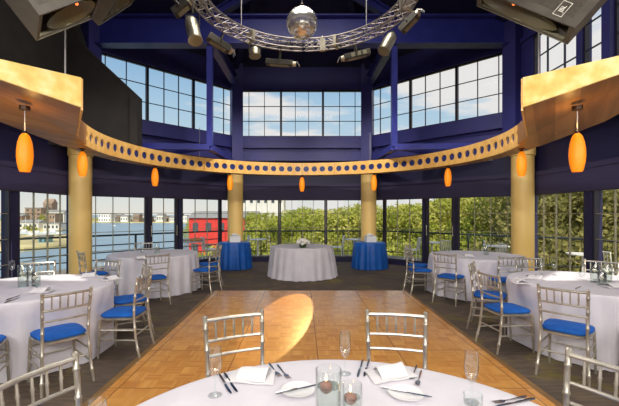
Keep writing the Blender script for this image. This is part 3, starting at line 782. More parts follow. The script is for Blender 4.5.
for deg, dist, lb in ((-136, 1.44, 'with blue cushion seen from behind, at the near table by the tree window'), (186.5, 1.31, 'large, side-on, beside the parquet at the tree window table'),
                      (147, 1.31, 'with blue cushion behind the large side-on chair at the tree window table'), (86, 1.36, 'across the tree window table, just beside the ochre column'),
                      (46, 1.36, 'across the tree window table, in front of the window post behind the vases'), (-102, 1.36, 'cut off by the picture edge at the tree window table')):
    around(TR1, deg, dist, C_ + lb, G, twist=-3 if deg == -135.5 else 0)
G = 'blue cushioned silver chairs round the far tree-side table'
for deg, dist, lb in ((-136, 1.38, 'seen from behind at the far table before the tree-side door'), (184, 1.38, 'side-on at the far tree-side table, by the parquet edge'),
                      (147, 1.36, 'half hidden behind the side-on chair at the far tree-side table'), (-93, 1.38, 'seen from behind between the two tree-side tables')):
    around(TR2, deg, dist, C_ + lb, G)

# the skirted cloths of the four guest tables give way where a seat is pushed in
for i, (p, lb, who) in enumerate(((TL1, 'white floor-length tablecloth on the near round table by the harbour window', 'near round table by the harbour window'),
                           (TL2, 'white floor-length tablecloth on the farther round table before the glass door to the water', 'farther round table before the door to the water'),
                           (TR1, 'white floor-length tablecloth on the near round table by the tree-filled window', 'near round table by the tree-filled window'),
                           (TR2, 'white floor-length tablecloth on the farther round table before the glass door to the trees', 'farther round table before the door to the trees'))):
    table('round_table', 'folding table hidden under the white cloth, ' + who, *p, .86)
    cloth('tablecloth', lb, *p, .875, 'cloth', seed=10 + i, flare=.05, amp=.055, folds=24, dents=DENTS.get(p, []))

# ------------------------------------------------------------------ tableware
ZT = .7585
ZF = ZT
fl0 = thing('champagne_flute', 'x', 'glass', group='champagne flutes on the round tables')
m = MB(); m.lathe([(.0, .0005), (.032, .0005), (.033, .003), (.012, .006), (.0045, .012), (.004, .075), (.0055, .085)], 16); m.build('foot_and_stem', M['glass'], fl0)
m = MB(); m.lathe([(.004, .084), (.016, .096), (.027, .125), (.0315, .16), (.030, .195), (.027, .222), (.0258, .222), (.0288, .195), (.0303, .16), (.0258, .126), (.012, .098), (.0, .09)], 20); m.build('bowl', M['glass'], fl0)
flutes = [(at(215, 395.5, ZF), ZF, 'empty champagne flute beside two dark knives at the napkin nearer the harbour'), (at(345, 374, ZF), ZF, 'empty champagne flute between the candle vase and the pair of knives'),
          (at(471.5, 402, ZF), ZF, 'empty champagne flute standing alone near the edge of the candle table'), ((-.68, 1.217), ZF, 'champagne flute with only its rim in view at the bottom picture edge'),
          (at(12, 277.5, ZT), ZT, 'champagne flute on the harbour window table, beside the glass vases'), (at(541, 274, ZT), ZT, 'champagne flute on the tree window table near the ochre column'),
          (at(554, 275, ZT), ZT, 'champagne flute on the tree window table, second from the ochre column'), (at(449, 256.5, ZT), ZT, 'champagne flute on the far tree-side table'),
          (at(142, 258, ZT), ZT, 'champagne flute on the far harbour-side table')]
for i, (p, z, lb) in enumerate(flutes):
    o = fl0 if i == 0 else dup(fl0, (0, 0, 0))
    o.location = (p[0], p[1], z); o['label'] = lb
def vase(p, z, R, H, fill, label, cand='candle', flame=True, cl=None):
    v = thing('cylinder_vase', label, 'vase', (p[0], p[1], z), group='glass cylinder vases on the round tables')
    m = MB(); m.lathe([(0, .0005), (R, .0005), (R, H - .002), (R - .001, H), (R - .0035, H - .002), (R - .004, .012), (0, .012)], 32); m.build('glass_cylinder', M['glass'], v)
    if fill:
        m = MB(); m.lathe([(0, .0125), (R - .005, .0125), (R - .005, fill)], 32); m.m = 1; m.lathe([(R - .005, fill), (0, fill)], 32); m.build('water', [M['water'], M['water_top']], v)
        c = thing('floating_candle', cl, 'candle', (p[0] - R * .2, p[1] - R * .1, z + fill - .012))
        m = MB(); m.lathe([(0, -.012), (.010, -.012), (.020, -.004), (.0245, .008), (.022, .020), (.012, .026), (0, .0255)], 18); m.build('wax', M[cand], c)
        m = MB(); m.tube([(0, 0, .025), (.001, 0, .034)], .0012, 5); m.build('wick', M['wick'], c)
        if flame: m = MB(); m.lathe([(0, .030), (.0035, .036), (.0042, .042), (.002, .052), (0, .06)], 8); m.build('flame', M['flame'], c)
def vxy(px, y): return ((px - CX) / F * y, y)
vase(vxy(328.6, 1.385), ZF, .049, .255, .19, 'tall clear glass vase of water with lit candle on the candle table', cl='dusty rose floating candle burning in the taller vase')
vase(vxy(352.2, 1.37), ZF, .037, .206, .155, 'shorter clear glass vase of water beside the tall one on the candle table', cl='dusty rose floating candle burning in the shorter vase')
for px, y, R, H, lb in ((23.5, 4.2, .055, .25, 'on the harbour window table, tall vase next to the flute'), (31, 4.42, .045, .22, 'on the harbour window table, behind the tall vase'), (36, 4.22, .045, .17, 'on the harbour window table, shortest of its three vases')):
    vase(vxy(px, y), ZT, R, H, H * .6, 'clear glass vase ' + lb, 'ivory', False, 'ivory candle in the vase ' + lb)
for px, y, R, H, lb in ((595, 4.45, .05, .25, 'on the tree window table, before the window post'), (607, 4.5, .05, .21, 'on the tree window table, second from the window post'), (602, 4.25, .045, .16, 'on the tree window table, shortest of its three vases')):
    vase(vxy(px, y), ZT, R, H, H * .6, 'clear glass vase ' + lb, 'ivory', False, 'ivory candle in the vase ' + lb)
for px, y, lb in ((157, 7.6, 'far harbour-side table'), (486, 7.4, 'far tree-side table')):
    vase(vxy(px, y), ZT, .05, .22, .13, 'clear glass vase in the middle of the ' + lb, 'ivory', False, 'ivory floating candle in the vase on the ' + lb)
vt = MB(); vt.lathe([(0, .0005), (.03, .0005), (.038, .02), (.04, .06), (.036, .06), (.033, .02), (0, .008)], 12)
o = vt.build('votive_glass', M['glass'], loc=(*at(473, 408, ZF), ZF)); tag(o, 'small cut glass cup below the flute at the bottom picture edge', 'glass')
o = dup(o, (*at(49.5, 275.5, ZT), ZT), label='small glass cup beside the vases on the harbour window table'); o.scale = (.9, .9, 1.2)
o = dup(o, (*at(582, 277, ZT), ZT), label='small glass cup before the vases on the tree window table')

# cutlery: builders along +Y, lying flat
def knife():
    k = thing('table_knife', 'x', 'knife')
    m = MB(); m.tube([(0, -.115, .005), (0, -.09, .0055), (0, -.02, .005), (0, 0, .004)], [.004, .0065, .0055, .004], 8); m.build('handle', M['steel'], k)
    m = MB(); m.prism([(-.004, -.002), (.005, -.002), (.0085, .03), (.0085, .085), (.004, .112), (-.003, .115), (-.0045, .09)], .003, .0048); m.build('blade', M['steel'], k)
    return k
def fork():
    k = thing('table_fork', 'x', 'fork')
    m = MB(); m.tube([(0, -.1, .004), (0, -.08, .0045), (0, 0, .004), (0, .03, .006)], [.004, .006, .0032, .003], 8); m.build('handle', M['steel'], k)
    m = MB(); m.prism([(-.003, .025), (.003, .025), (.0115, .042), (.0115, .055), (-.0115, .055), (-.0115, .042)], .0045, .0065)
    for x in (-.0095, -.0032, .0032, .0095): m.prism([(x - .0018, .054), (x + .0018, .054), (x + .001, .095), (x - .001, .095)], [.0045, .0045, .009, .009], [.0063, .0063, .0102, .0102])
    m.build('tines', M['steel'], k)
    return k
def plate():
    k = MB(); k.lathe([(0, .002), (.045, .001), (.05, .003), (.078, .011), (.081, .0125), (.079, .0135), (.05, .006), (0, .005)], 32)
    o = k.build('bread_plate', M['china']); return tag(o, 'x', 'plate')
kn, fk, pl = knife(), fork(), plate()
first = {'k': True, 'f': True, 'p': True, 'n': True}
def put(kind, proto, pa, pb, z, label, group):        # lies from picture point pa to pb
    a, b = V(at(*pa, z)), V(at(*pb, z)); c = (a + b) / 2; d = b - a
    if first[kind]: o = proto; first[kind] = False
    else: o = dup(proto, (0, 0, 0))
    o.location = (c.x, c.y, z); o.rotation_euler = (0, 0, atan2(d.y, d.x) - pi / 2); o['label'] = label; o['group'] = group
    return o
KG, FG = 'knives on the candle table', 'forks on the candle table'
put('k', kn, (218, 373), (233, 397), ZF, 'steel knife next to the flute beside the harbour-side napkin', KG)
put('k', kn, (223, 372), (239, 395), ZF, 'steel knife between the other knife and the harbour-side napkin', KG)
put('k', kn, (363, 360), (357.5, 379), ZF, 'steel knife of the pair beyond the candle vases, nearer the flute', KG)
put('k', kn, (369.5, 359.5), (364, 378), ZF, 'steel knife of the pair beyond the candle vases, nearer the napkin', KG)
put('f', fk, (269.5, 364.5), (280, 378), ZF, 'steel fork right beside the harbour-side napkin', FG)
put('f', fk, (278.5, 367), (288.5, 379), ZF, 'steel fork between its twin and the small plate beside the tall vase', FG)
put('f', fk, (416.5, 366.5), (411.5, 381), ZF, 'steel fork beside the napkin, the farther of the pair above the plate', FG)
put('f', fk, (421, 372.5), (417, 386.5), ZF, 'steel fork beyond the plate, the nearer of the pair', FG)
put('k', kn, (527, 401), (503, 406), ZF, 'steel knife near the table edge towards the cropped chair', KG)
put('f', fk, (520, 398.5), (499, 403), ZF, 'steel fork near the table edge towards the cropped chair', FG)
for (px, py, lb, ka, kb) in ((298, 391.5, 'small white plate with a knife, beside the tall candle vase', (283, 393.5), (312, 387)), (406, 395, 'small white plate with a knife, below the pair of forks', (386, 389.5), (424, 396.5))):
    p = at(px, py, ZF); o = pl if first['p'] else dup(pl, (0, 0, 0)); first['p'] = False
    o.location = (p[0], p[1], ZF); o['label'] = lb; o['group'] = 'bread plates on the candle table'
    kk = put('k', kn, ka, kb, ZF + .0135, 'butter knife lying across the ' + lb.replace('small white plate with a knife, ', 'small plate '), 'butter knives on plates')
    kk.location = (p[0], p[1], ZF + .0095)
# napkins: folded square with a rolled cuff
def napkin():
    t = thing('napkin', 'x', 'napkin')
    m = MB(); nx, ny = 14, 12
    def grid(fn, th):
        vs, fs = [], []
        for k in (0, 1):
            for i in range(nx + 1):
                for j in range(ny + 1):
                    x, y, z = fn(i / nx, j / ny); vs.append((x, y, z + th * k))
        W = ny + 1; S_ = (nx + 1) * W
        for i in range(nx):
            for j in range(ny):
                a = i * W + j; fs += [(a, a + 1, a + W + 1, a + W), (S_ + a, S_ + a + W, S_ + a + W + 1, S_ + a + 1)]
        for i in range(nx):
            for j in (0, ny): a = i * W + j; fs.append((a, a + W, S_ + a + W, S_ + a))
        for j in range(ny):
            for i in (0, nx): a = i * W + j; fs.append((a, a + 1, S_ + a + 1, S_ + a))
        return vs, fs
    vs, fs = grid(lambda u, v: ((u - .5) * (.25 - .05 * v), (v - .5) * .16, .001 + .006 * sin(pi * v) + .004 * sin(5 * u)**2), .005); m.add(vs, fs); m.build('folded_square', M['napkin'], t, smooth=60)
    m = MB(); vs, fs = grid(lambda u, v: (.008 + (v - .5) * .15 + .012 * (u - .5), -.066 + .115 * u + .008 * sin(2 * pi * v), .011 + .040 * sin(pi * min(1, u * .62 + .38 * u * u) ) * (.75 + .25 * v)), .004); m.add(vs, fs); m.build('rolled_cuff', M['napkin'], t, smooth=60)
    return t
nap = napkin()
NAP = [((253, 377), ZF, rad(-8), 'white folded napkin between two knives and two forks, nearer the harbour'), ((388, 374.5), ZF, rad(18), 'white folded napkin between the two knives and the forks above the plate'),
       ((41, 292), ZT, 0, 'white napkin on the harbour window table near the chair back'), ((88, 276.5), ZT, .5, 'white napkin at the far side of the harbour window table'),
       ((110, 280), ZT, 1.2, 'white napkin at the parquet side of the harbour window table'), ((535, 279), ZT, -.8, 'white napkin on the tree window table near the ochre column'),
       ((520, 283), ZT, 1.4, 'white napkin on the tree window table beside the side-on chair'), ((612, 287), ZT, .2, 'white napkin on the tree window table at the picture edge'),
       ((141, 258.5), ZT, .3, 'white napkin on the far harbour-side table'), ((468, 256.5), ZT, -.2, 'white napkin on the far tree-side table')]
for i, (p, z, rz, lb) in enumerate(NAP):
    q = at(*p, z); o = nap if i == 0 else dup(nap, (0, 0, 0)); o.location = (q[0], q[1], z); o.rotation_euler = (0, 0, rz); o['label'] = lb; o['group'] = 'white napkins'
for a, b, lb in (((9, 299.5), (17, 296.5), 'steel knife on the harbour window table at its near edge'), ((8, 302), (16, 299), 'second steel knife on the harbour window table at its near edge'),
                 ((34, 287), (47, 290), 'steel knife before the vases on the harbour window table'), ((574, 290), (582, 286), 'steel knife on the tree window table behind the chair seen from behind'),
                 ((527, 276), (537, 275), 'steel knife on the tree window table near the ochre column')):
    put('k', kn, a, b, ZT, lb, 'knives on the window tables')

# bouquet on the white table, white boxes on the blue ones
bq = thing('bouquet', 'round bouquet of white flowers on the white table', 'flowers', (0.02, 8.95, ZT))
m = MB(); m.lathe([(0, .001), (.07, .001), (.095, .05), (.09, .10), (.06, .10), (0, .09)], 18); m.build('bowl', M['leafdark'], bq)
for k in range(16):
    a = k * 2.4; r = .145 * sqrt((k + .5) / 16); z = .19 - r * r * 4.0
    m = MB(); m.ell((r * cos(a), r * sin(a), z), (.05, .05, .042), 9, 6)
    for q in range(5): m.ell((r * cos(a) + .03 * cos(q * 1.26), r * sin(a) + .03 * sin(q * 1.26), z + .018), (.026, .026, .024), 7, 5)
    m.build('flower_head', M['rose'], bq)
m = MB()
for k in range(22):
    a = k * .9; r = .13 + .03 * (k % 3); c = V((r * cos(a), r * sin(a), .09 + .02 * (k % 4))); u = V((cos(a), sin(a), .2)) * .06; s_ = V((-sin(a), cos(a), 0)) * .022
    m.add([c - u, c + s_, c + u, c - s_, c + V((0, 0, .006))], [(0, 1, 4), (1, 2, 4), (2, 3, 4), (3, 0, 4)])
m.build('leaves', M['leafdark'], bq)
for (x, y), lb in zip(BT, ('red building', 'back trees')):
    cb = thing('card_box', 'white box on the blue cloth of the table near the ' + lb, 'box', (x + .02, y - .02, ZT), .2)
    m = MB(); m.prism([(-.15, -.11), (.15, -.11), (.15, .11), (-.15, .11)], 0, .15); m.build('box_body', M['whitepaint'], cb, bevel=.004)
    m = MB(); m.prism([(-.155, -.115), (.155, -.115), (.155, .115), (-.155, .115)], .15, .175); m.build('lid', M['whitepaint'], cb, bevel=.004)
    m = MB(); m.ell((-.03, 0, .215), (.085, .06, .04), 10, 6); m.ell((.05, 0, .205), (.06, .05, .032), 10, 6); m.build('bow', M['napkin'], cb)

# ------------------------------------------------------------------ truss, mirror ball, fixtures
TC, TR, TZ = V((.03, 4.96)), 1.44, 4.53
tr = thing('lighting_truss', 'round silver lattice lighting truss hung above the dance floor', 'truss', (TC.x, TC.y, TZ))
h = .076; NS = 44
for lab, dr, dz in (('inner_lower_chord', -h, -h), ('outer_lower_chord', h, -h), ('inner_upper_chord', -h, h), ('outer_upper_chord', h, h)):
    m = MB(); m.tube([((TR + dr) * cos(2 * pi * k / 96), (TR + dr) * sin(2 * pi * k / 96), dz) for k in range(96)], .012, 8, closed=True); m.build('chord', M['truss'], tr)
for face in range(4):
    m = MB(); q = [(-h, -h), (h, -h), (h, h), (-h, h)]; (r0, z0), (r1, z1) = q[face], q[(face + 1) % 4]
    for k in range(NS):
        a, b = 2 * pi * k / NS, 2 * pi * (k + 1) / NS
        P = lambda ang, r, z: ((TR + r) * cos(ang), (TR + r) * sin(ang), z)
        m.tube([P(a, r0, z0), P(b, r1, z1)], .0055, 5); m.tube([P(a, r1, z1), P(b, r0, z0)], .0055, 5)
    m.build('lattice_web', M['truss'], tr)
for k in range(6):
    a = 2 * pi * k / 6 + .13; m = MB()
    m.box((TR * cos(a), TR * sin(a), 0), (.18, .05, .18), Matrix.Rotation(a, 3, 'Z')); m.build('joint_plate', M['can'], tr)
for k in range(4):
    a = pi / 4 + k * pi / 2; m = MB(); m.tube([(TR * cos(a), TR * sin(a), h), (TR * cos(a), TR * sin(a), 2.3)], .008, 6); m.build('hoist_cable', M['cable'], tr)
mbx = (0.0, 4.9); mz = EYE + (HY - 23.3) * mbx[1] / F
ball = thing('mirror_ball', 'silver mirror ball hanging above the truss ring', 'mirror ball', (mbx[0], mbx[1], mz))
R_ = .207; m = MB(); nv = 22
for i in range(nv):
    t0, t1 = pi * i / nv, pi * (i + 1) / nv; tm = (t0 + t1) / 2; nu = max(4, int(2 * nv * sin(tm)))
    for j in range(nu):
        p0, p1 = 2 * pi * j / nu, 2 * pi * (j + 1) / nu; e = .06
        P = lambda t, p: V((R_ * sin(t) * cos(p), R_ * sin(t) * sin(p), R_ * cos(t)))
        k0, k1 = rnd.uniform(-.0016, .0016), rnd.uniform(-.0016, .0016)
        m.add([P(t0, p0) * (1 + k0 / R_), P(t0, p1) * (1 + k1 / R_), P(t1, p1) * (1 - k0 / R_), P(t1, p0) * (1 - k1 / R_)], [(0, 3, 2), (0, 2, 1)])
m.build('mirror_tiles', M['mirror'], ball, smooth=0)
m = MB(); m.lathe([(.03, R_ - .004), (.03, R_ + .04), (.012, R_ + .06)], 10, capb=True, capt=True); m.build('mount', M['bronze'], ball)
m = MB(); m.tube([(0, 0, R_ + .05), (0, 0, 2.6)], .006, 6); m.build('hanging_chain', M['cable'], ball)

def px3(px, py, y): return V(((px - CX) * y / F, y, EYE + (HY - py) * y / F))
def par_can(p0, p1, y0, y1, label):                  # from the rear cap to the lens
    a, b = px3(*p0, y0), px3(*p1, y1); d = (b - a); L = d.length; d.normalize()
    t = thing('spotlight_can', label, 'spotlight', a)
    prof = [(0, .035), (.03, .068), (.12, .088), (.3, .094), (.92, .096), (1, .104)]
    m = MB(); m.tube([d * L * u for u, r in prof], [r for u, r in prof], 20); m.build('can_body', M['can'], t)
    m = MB(); m.tube([d * (L + .001), d * (L + .012)], [.098, .098], 20); m.build('lens', M['fixture_face'], t)
    m = MB(); s = d.cross(V((0, 1, 0))).normalized(); mid = d * L * .45; top = mid + V((0, 0, .22))
    m.tube([mid + s * .1, top + s * .1, top - s * .1, mid - s * .1], .01, 6); m.tube([top, top + V((0, 0, .12))], .016, 8); m.build('yoke', M['fixture'], t)
par_can((190.5, 19), (195.5, 40.5), 5.35, 5.2, 'big polished can spotlight hanging from the truss on the harbour side')
par_can((392.5, 35), (383.5, 51), 6.1, 6.0, 'big polished can spotlight hanging from the truss on the tree side')
par_can((254.5, 48.5), (255, 56), 6.3, 6.28, 'small silver can light under the truss near the mirror ball')
def scanner(pa, pb, y0, y1, r, label):
    a, b = px3(*pa, y0), px3(*pb, y1); d = (b - a); L = d.length; d.normalize(); up = V((0, 0, 1)); s = d.cross(up).normalized(); u = s.cross(d)
    Rm = Matrix((s, d, u)).transposed()
    t = thing('scanner_light', label, 'stage light', a)
    m = MB(); m.box(d * L * .45, (r * 1.7, L * .9, r * 1.3), Rm); m.build('housing', M['fixture'], t, smooth=0, bevel=.008)
    m = MB(); m.box(d * L * .45 - u * r * .68, (r * 1.2, L * .62, .012), Rm); m.build('side_cover', M['fixture_face'], t, smooth=0)
    for k in range(3): 
        m = MB(); m.box(d * L * (.2 + .2 * k) - s * r * .88, (.012, L * .12, r * .9), Rm); m.build('cooling_fin', M['fixture_face'], t, smooth=0)
    m = MB(); m.tube([d * L * .9, d * L], [r * .7, r * .6], 14); m.build('lens_barrel', M['can'], t)
    m = MB(); m.box(d * L * 1.08, (r * 1.1, .012, r * 1.2), Rm @ Matrix.Rotation(.6, 3, 'X')); m.build('scan_mirror', M['mirror'], t, smooth=0)
    m = MB(); mid = d * L * .45; m.tube([mid - s * r, mid - s * r + u * .2, mid + s * r + u * .2, mid + s * r], .012, 6); m.tube([mid + u * .2, mid + u * .32], .018, 8); m.build('hanging_bracket', M['fixture'], t)
scanner((208, 36), (232, 52), 5.9, 6.1, .085, 'black scanner light on the truss beside the harbour-side can')
scanner((266, 62), (296, 64), 6.55, 6.5, .07, 'scanner light with pale side cover hanging below the mirror ball')
scanner((370, 52), (341, 59), 6.5, 6.5, .075, 'tilted scanner light below the truss, between mirror ball and tree-side can')
scanner((401, 31), (419, 12), 5.9, 5.7, .085, 'black scanner light pointing up beside the tree-side can')
scanner((174, 14), (190, 1), 5.0, 5.0, .08, 'scanner light at the picture top above the harbour-side can')
m = MB(); p = px3(322.5, 45, 6.27); m.box((0, 0, 0), (.09, .06, .2)); m.tube([(0, 0, .1), (0, .04, .17)], .012, 6); o = m.build('truss_clamp', M['can'], loc=p); tag(o, 'small flat silver clamp plate on the truss beside the mirror ball', 'clamp')

# ------------------------------------------------------------------ flown speakers
def text_mesh(txt, size, ext):
    c = bpy.data.curves.new('lettering', 'FONT'); c.body = txt; c.size = size; c.extrude = ext; c.align_x = 'CENTER'; c.align_y = 'CENTER'
    o = bpy.data.objects.new('lettering', c); col.objects.link(o)
    dg = bpy.context.evaluated_depsgraph_get(); me = bpy.data.meshes.new_from_object(o.evaluated_get(dg)); bpy.data.objects.remove(o)
    return me
def speaker(A, E1, E3, h, label, badge, leds=1):     # A near corner; e1 along the mouth, e3 depth of the mouth, e2 up the front
    A = V(A); e1, e3 = V(E1) - A, V(E3) - A
    u1 = e1.normalized(); e3 = e3 - u1 * e3.dot(u1); w1 = e3.normalized(); v1 = u1.cross(w1)
    if v1.z < 0: v1 = -v1
    e2 = v1 * h
    t = thing('loudspeaker', label, 'loudspeaker', A)
    P = lambda a, b, c: e1 * a + e2 * b + e3 * c
    q = lambda a0, a1, c0, c1, b: [P(a0, b, c0), P(a1, b, c0), P(a1, b, c1), P(a0, b, c1)]
    # cabinet: walls around an open mouth on the lower face
    m = MB(); wl = .05; dp = .3
    m.hexa(q(0, 1, 0, 1, dp), e2 * (1 - dp))
    for a0, a1, c0, c1 in ((0, 1, 0, wl), (0, 1, 1 - wl, 1), (0, wl, wl, 1 - wl), (1 - wl, 1, wl, 1 - wl)): m.hexa(q(a0, a1, c0, c1, 0), e2 * dp)
    m.build('cabinet', M['cabinet'], t, smooth=0)
    m = MB(); m.hexa(q(wl, 1 - wl, 1 - wl - .05, 1 - wl - .02, .02), e2 * .04); m.hexa(q(.02, .98, .955, .975, -.008), e2 * .006); m.build('mouth_lip', M['fixture_face'], t, smooth=0)
    n = 16
    for k in range(leds):
        ca = .32 + .42 * k if leds > 1 else .6
        m = MB(); R = [( .44, .015), (.40, .07), (.26, .16), (.12, .27)]; vs, fs = [], []
        for r, b_ in R:
            for j in range(n):
                x, y = cos(2 * pi * j / n), sin(2 * pi * j / n); vs.append(P(.55 + x * r * .92, b_, .5 + y * r * .95))
        for i in range(3):
            for j in range(n): fs.append((i * n + j, i * n + (j + 1) % n, (i + 1) * n + (j + 1) % n, (i + 1) * n + j))
        fs.append(tuple(3 * n + j for j in range(n)))
        m.add(vs, fs); hr = m.build('horn', M['hornm'], t, smooth=50)
        m = MB(); g = P(.62, .05, .22); m.ell(g, (.013, .013, .013), 8, 6); m.build('indicator_light', M['led'], hr)
        break
    m = MB(); m.hexa([P(.08, .12, -.006), P(.92, .12, -.006), P(.92, .94, -.006), P(.08, .94, -.006)], w1 * .005); m.build('grille', M['grille'], t, smooth=0)
    if badge:
        s_, tt, sz = badge
        o = P(s_, tt / h, 0) - w1 * .012
        xa, ya = v1, u1
        if xa.cross(ya).dot(w1) > 0: ya = -ya
        Rm = Matrix((xa, ya, xa.cross(ya))).transposed()
        me = text_mesh('JBL', sz, .002); me.materials.append(M['badge'])
        b = bpy.data.objects.new('badge_lettering', me); col.objects.link(b); b.parent = t; b.location = o; b.rotation_euler = Rm.to_euler()
        m = MB(); W, H, th = sz * 1.35, sz * .72, sz * .07
        for (cx, cy, sx_, sy_) in ((0, H, 2 * W, th), (0, -H, 2 * W, th), (W, 0, th, 2 * H), (-W, 0, th, 2 * H)):
            m.box(o + Rm @ V((cx, cy, 0)), (sx_, sy_, .004), Rm)
        m.build('badge_border', M['badge'], t, smooth=0)
    for a, c in ((.25, .3), (.75, .7)):
        p = P(a, 1, c); m = MB(); m.tube([p, V((p.x, p.y, p.z + 1.6))], .006, 6); m.build('rigging_cable', M['cable'], t)
    return t
speaker(px3(575, 28, 2.9), px3(478, -11, 3.28), px3(562.5, 42.5, 3.1), .6, 'dark flown loudspeaker with a white badge, above the tree-side gold wing', (.2, .10, .05))
speaker(px3(39.4, 15.3, 2.6), px3(104, -8, 2.85), px3(39, 40, 3.0), .5, 'grey flown loudspeaker at the picture top, nearer the dark bulkhead and gold wing', (.3, .16, .06))
speaker(px3(119, -4, 3.28), px3(152, -24, 3.6), px3(104.5, 22, 3.65), .6, 'grey flown loudspeaker at the picture top, nearer the truss', None)

# warm light pool on the parquet, thrown by an added spot before the back fascia
light('spotlight_beam', 'SPOT', (.35, 10.1, 2.9), (-.24, 5.85, 0), 1500, (1, .68, .24), spot_size=rad(9.5), spot_blend=.1, shadow_soft_size=.012).scale = (1, 2.2, 1)

# ------------------------------------------------------------------ outdoors
GZ = -5.0
dk = MB(); DA = octo(7.85); DI = octo(5.66)
for k in (6, 7, 0, 1, 2, 3):
    a, b, c, e = DA[k], DA[(k + 1) % 8], DI[(k + 1) % 8], DI[k]
    dk.prism([(p.x, p.y) for p in (a, b, c, e)], -.25, -.05)
struct(dk.build('floor_deck', M['deck'], smooth=0))
RA = octo(7.7)
RLB = {6: 'along the harbour side of the deck', 7: 'outside the glass door to the water', 0: 'outside the middle back windows', 1: 'outside the glass door to the trees', 2: 'along the tree side of the deck'}
for k in (6, 7, 0, 1, 2):
    a, b = RA[k], RA[(k + 1) % 8]
    r = thing('deck_railing', 'dark metal deck railing ' + RLB[k], 'railing', (0, 0, 0))
    nb = 4; zr = (.16, .38, .6, .9) if k in (6, 7) else (.9, .12)
    for z in zr:
        m = MB(); m.tube([(a.x, a.y, z), (b.x, b.y, z)], .028 if z == .9 else .018, 6); m.build('rail', M['rail'], r)
    for i in range(nb + (k == 2)):
        q = a + (b - a) * i / nb; m = MB(); m.box((q.x, q.y, .43), (.05, .05, .96)); m.build('post', M['rail'], r, smooth=0)
    if k not in (6, 7):
        m = MB(); n = 44
        for i in range(n): q = a + (b - a) * (i + .5) / n; m.tube([(q.x, q.y, .12), (q.x, q.y, .9)], .007, 4)
        m.build('balusters', M['rail'], r)
# patio furniture
def patio_table():
    t = thing('patio_table', 'x', 'table', group='white patio tables on the deck')
    m = MB(); m.lathe([(.31, .70), (.32, .71), (.32, .73)], 24, capb=True, capt=True); m.build('table_top', M['whiteplastic'], t)
    m = MB(); m.tube([(0, 0, .03), (0, 0, .7)], .03, 10); m.build('pedestal', M['whiteplastic'], t)
    m = MB(); m.lathe([(.24, 0), (.22, .02), (.04, .05)], 20, capb=True, capt=True); m.build('base', M['whiteplastic'], t)
    return t
def patio_chair():
    t = thing('patio_chair', 'x', 'chair', group='white patio chairs on the deck')
    W = M['whiteplastic']
    m = MB(); m.box((0, 0, .43), (.42, .42, .03)); m.build('seat', W, t, bevel=.01)
    for sx_ in (-1, 1):
        for sy_ in (-1, 1):
            m = MB(); m.tube([(.2 * sx_, .2 * sy_ * 1.05, 0), (.19 * sx_, .19 * sy_, .43)], .015, 6); m.build('leg', W, t)
    m = MB()
    for i in range(6): x = -.19 + .38 * i / 5; m.tube([(x, -.2, .44), (x, -.25, .82)], .011, 5)
    m.tube([(-.2, -.25, .83), (.2, -.25, .83)], .018, 6); m.build('backrest', W, t)
    return t
pt, pc = patio_table(), patio_chair()
PT = [((258, 12.95), 'outside the window beside the red building'), ((354, 12.95), 'outside the back window beside the tree-side column'), ((432, 11.6), 'just outside the glass door to the trees'), ((497, 10.3), 'outside the wide window by the near tree-side column'), ((583, 8.3), 'outside the tree-filled window behind the vases'), ((192, 11.9), 'outside the glass door to the water')]
for i, ((px, y), lb) in enumerate(PT):
    o = pt if i == 0 else dup(pt, (0, 0, 0)); o.location = ((px - CX) / F * y, y, -.048); o['label'] = 'round white patio table ' + lb
PC = [((242, 13.15), 1.5, 'beside the red building window column'), ((276, 13.15), -1.5, 'at the patio table outside the back window by the red building'), ((337, 13.15), 1.3, 'at the patio table outside the middle back window'), ((373, 13.1), -1.4, 'outside the back window hidden partly by the tree-side column'),
      ((412, 12.2), 1.0, 'just outside the tree-side door, on its window side'), ((452, 10.9), -1.2, 'just outside the tree-side door, on its column side'), ((475, 10.75), 1.2, 'outside the wide tree-side window, farther of two'), ((512, 9.7), -1.6, 'outside the wide tree-side window, beside the column'), ((613, 7.75), -1.5, 'outside the last tree-filled window at the picture edge'), ((210, 12.3), -1.0, 'outside the window below the red building'), ((179, 11.6), 1.2, 'outside the glass door to the water')]
for i, ((px, y), rz, lb) in enumerate(PC):
    o = pc if i == 0 else dup(pc, (0, 0, 0)); o.location = ((px - CX) / F * y, y, -.048); o.rotation_euler = (0, 0, rz); o['label'] = 'white patio chair ' + lb
m = MB(); m.ell((0, 0, .0), (.34, .12, .05), 14, 6); m.ell((.12, .02, .03), (.16, .1, .05), 10, 6); o = m.build('folded_throw', M['orange'], loc=(px3(193, 213, 11.9).x, 11.9, .73)); tag(o, 'bundled terracotta cloth on the patio table outside the water-side door', 'cloth')

# ground, sea
m = MB(); m.add([(-12, -60, GZ), (400, -60, GZ), (400, 500, GZ), (-34, 120, GZ), (-12, 40, GZ)], [(0, 1, 2, 3, 4)]); struct(m.build('ground', M['grass'], smooth=0))
m = MB(); m.add([(-900, -80, GZ - .3), (900, -80, GZ - .3), (900, 1200, GZ - .3), (-900, 1200, GZ - .3)], [(0, 1, 2, 3)]); struct(m.build('sea_ground', M['sea'], smooth=0))
m = MB(); q = [(-230, 128), (-86, 128), (-96, 150), (-139, 215), (-230, 226)]; m.prism(q, GZ - .6, GZ + .2); struct(m.build('quay_ground', M['quay'], smooth=0))
m = MB(); q = [(-140, 64), (-50, 66), (-47, 74), (-66, 108), (-140, 112)]; m.prism(q, GZ - .6, GZ + .3); struct(m.build('near_quay_ground', M['quay'], smooth=0))
m = MB(); r_ = random.Random(4); P_ = [(-420 + 12 * i, 1.5 + r_.uniform(0, 2.6)) for i in range(45)]
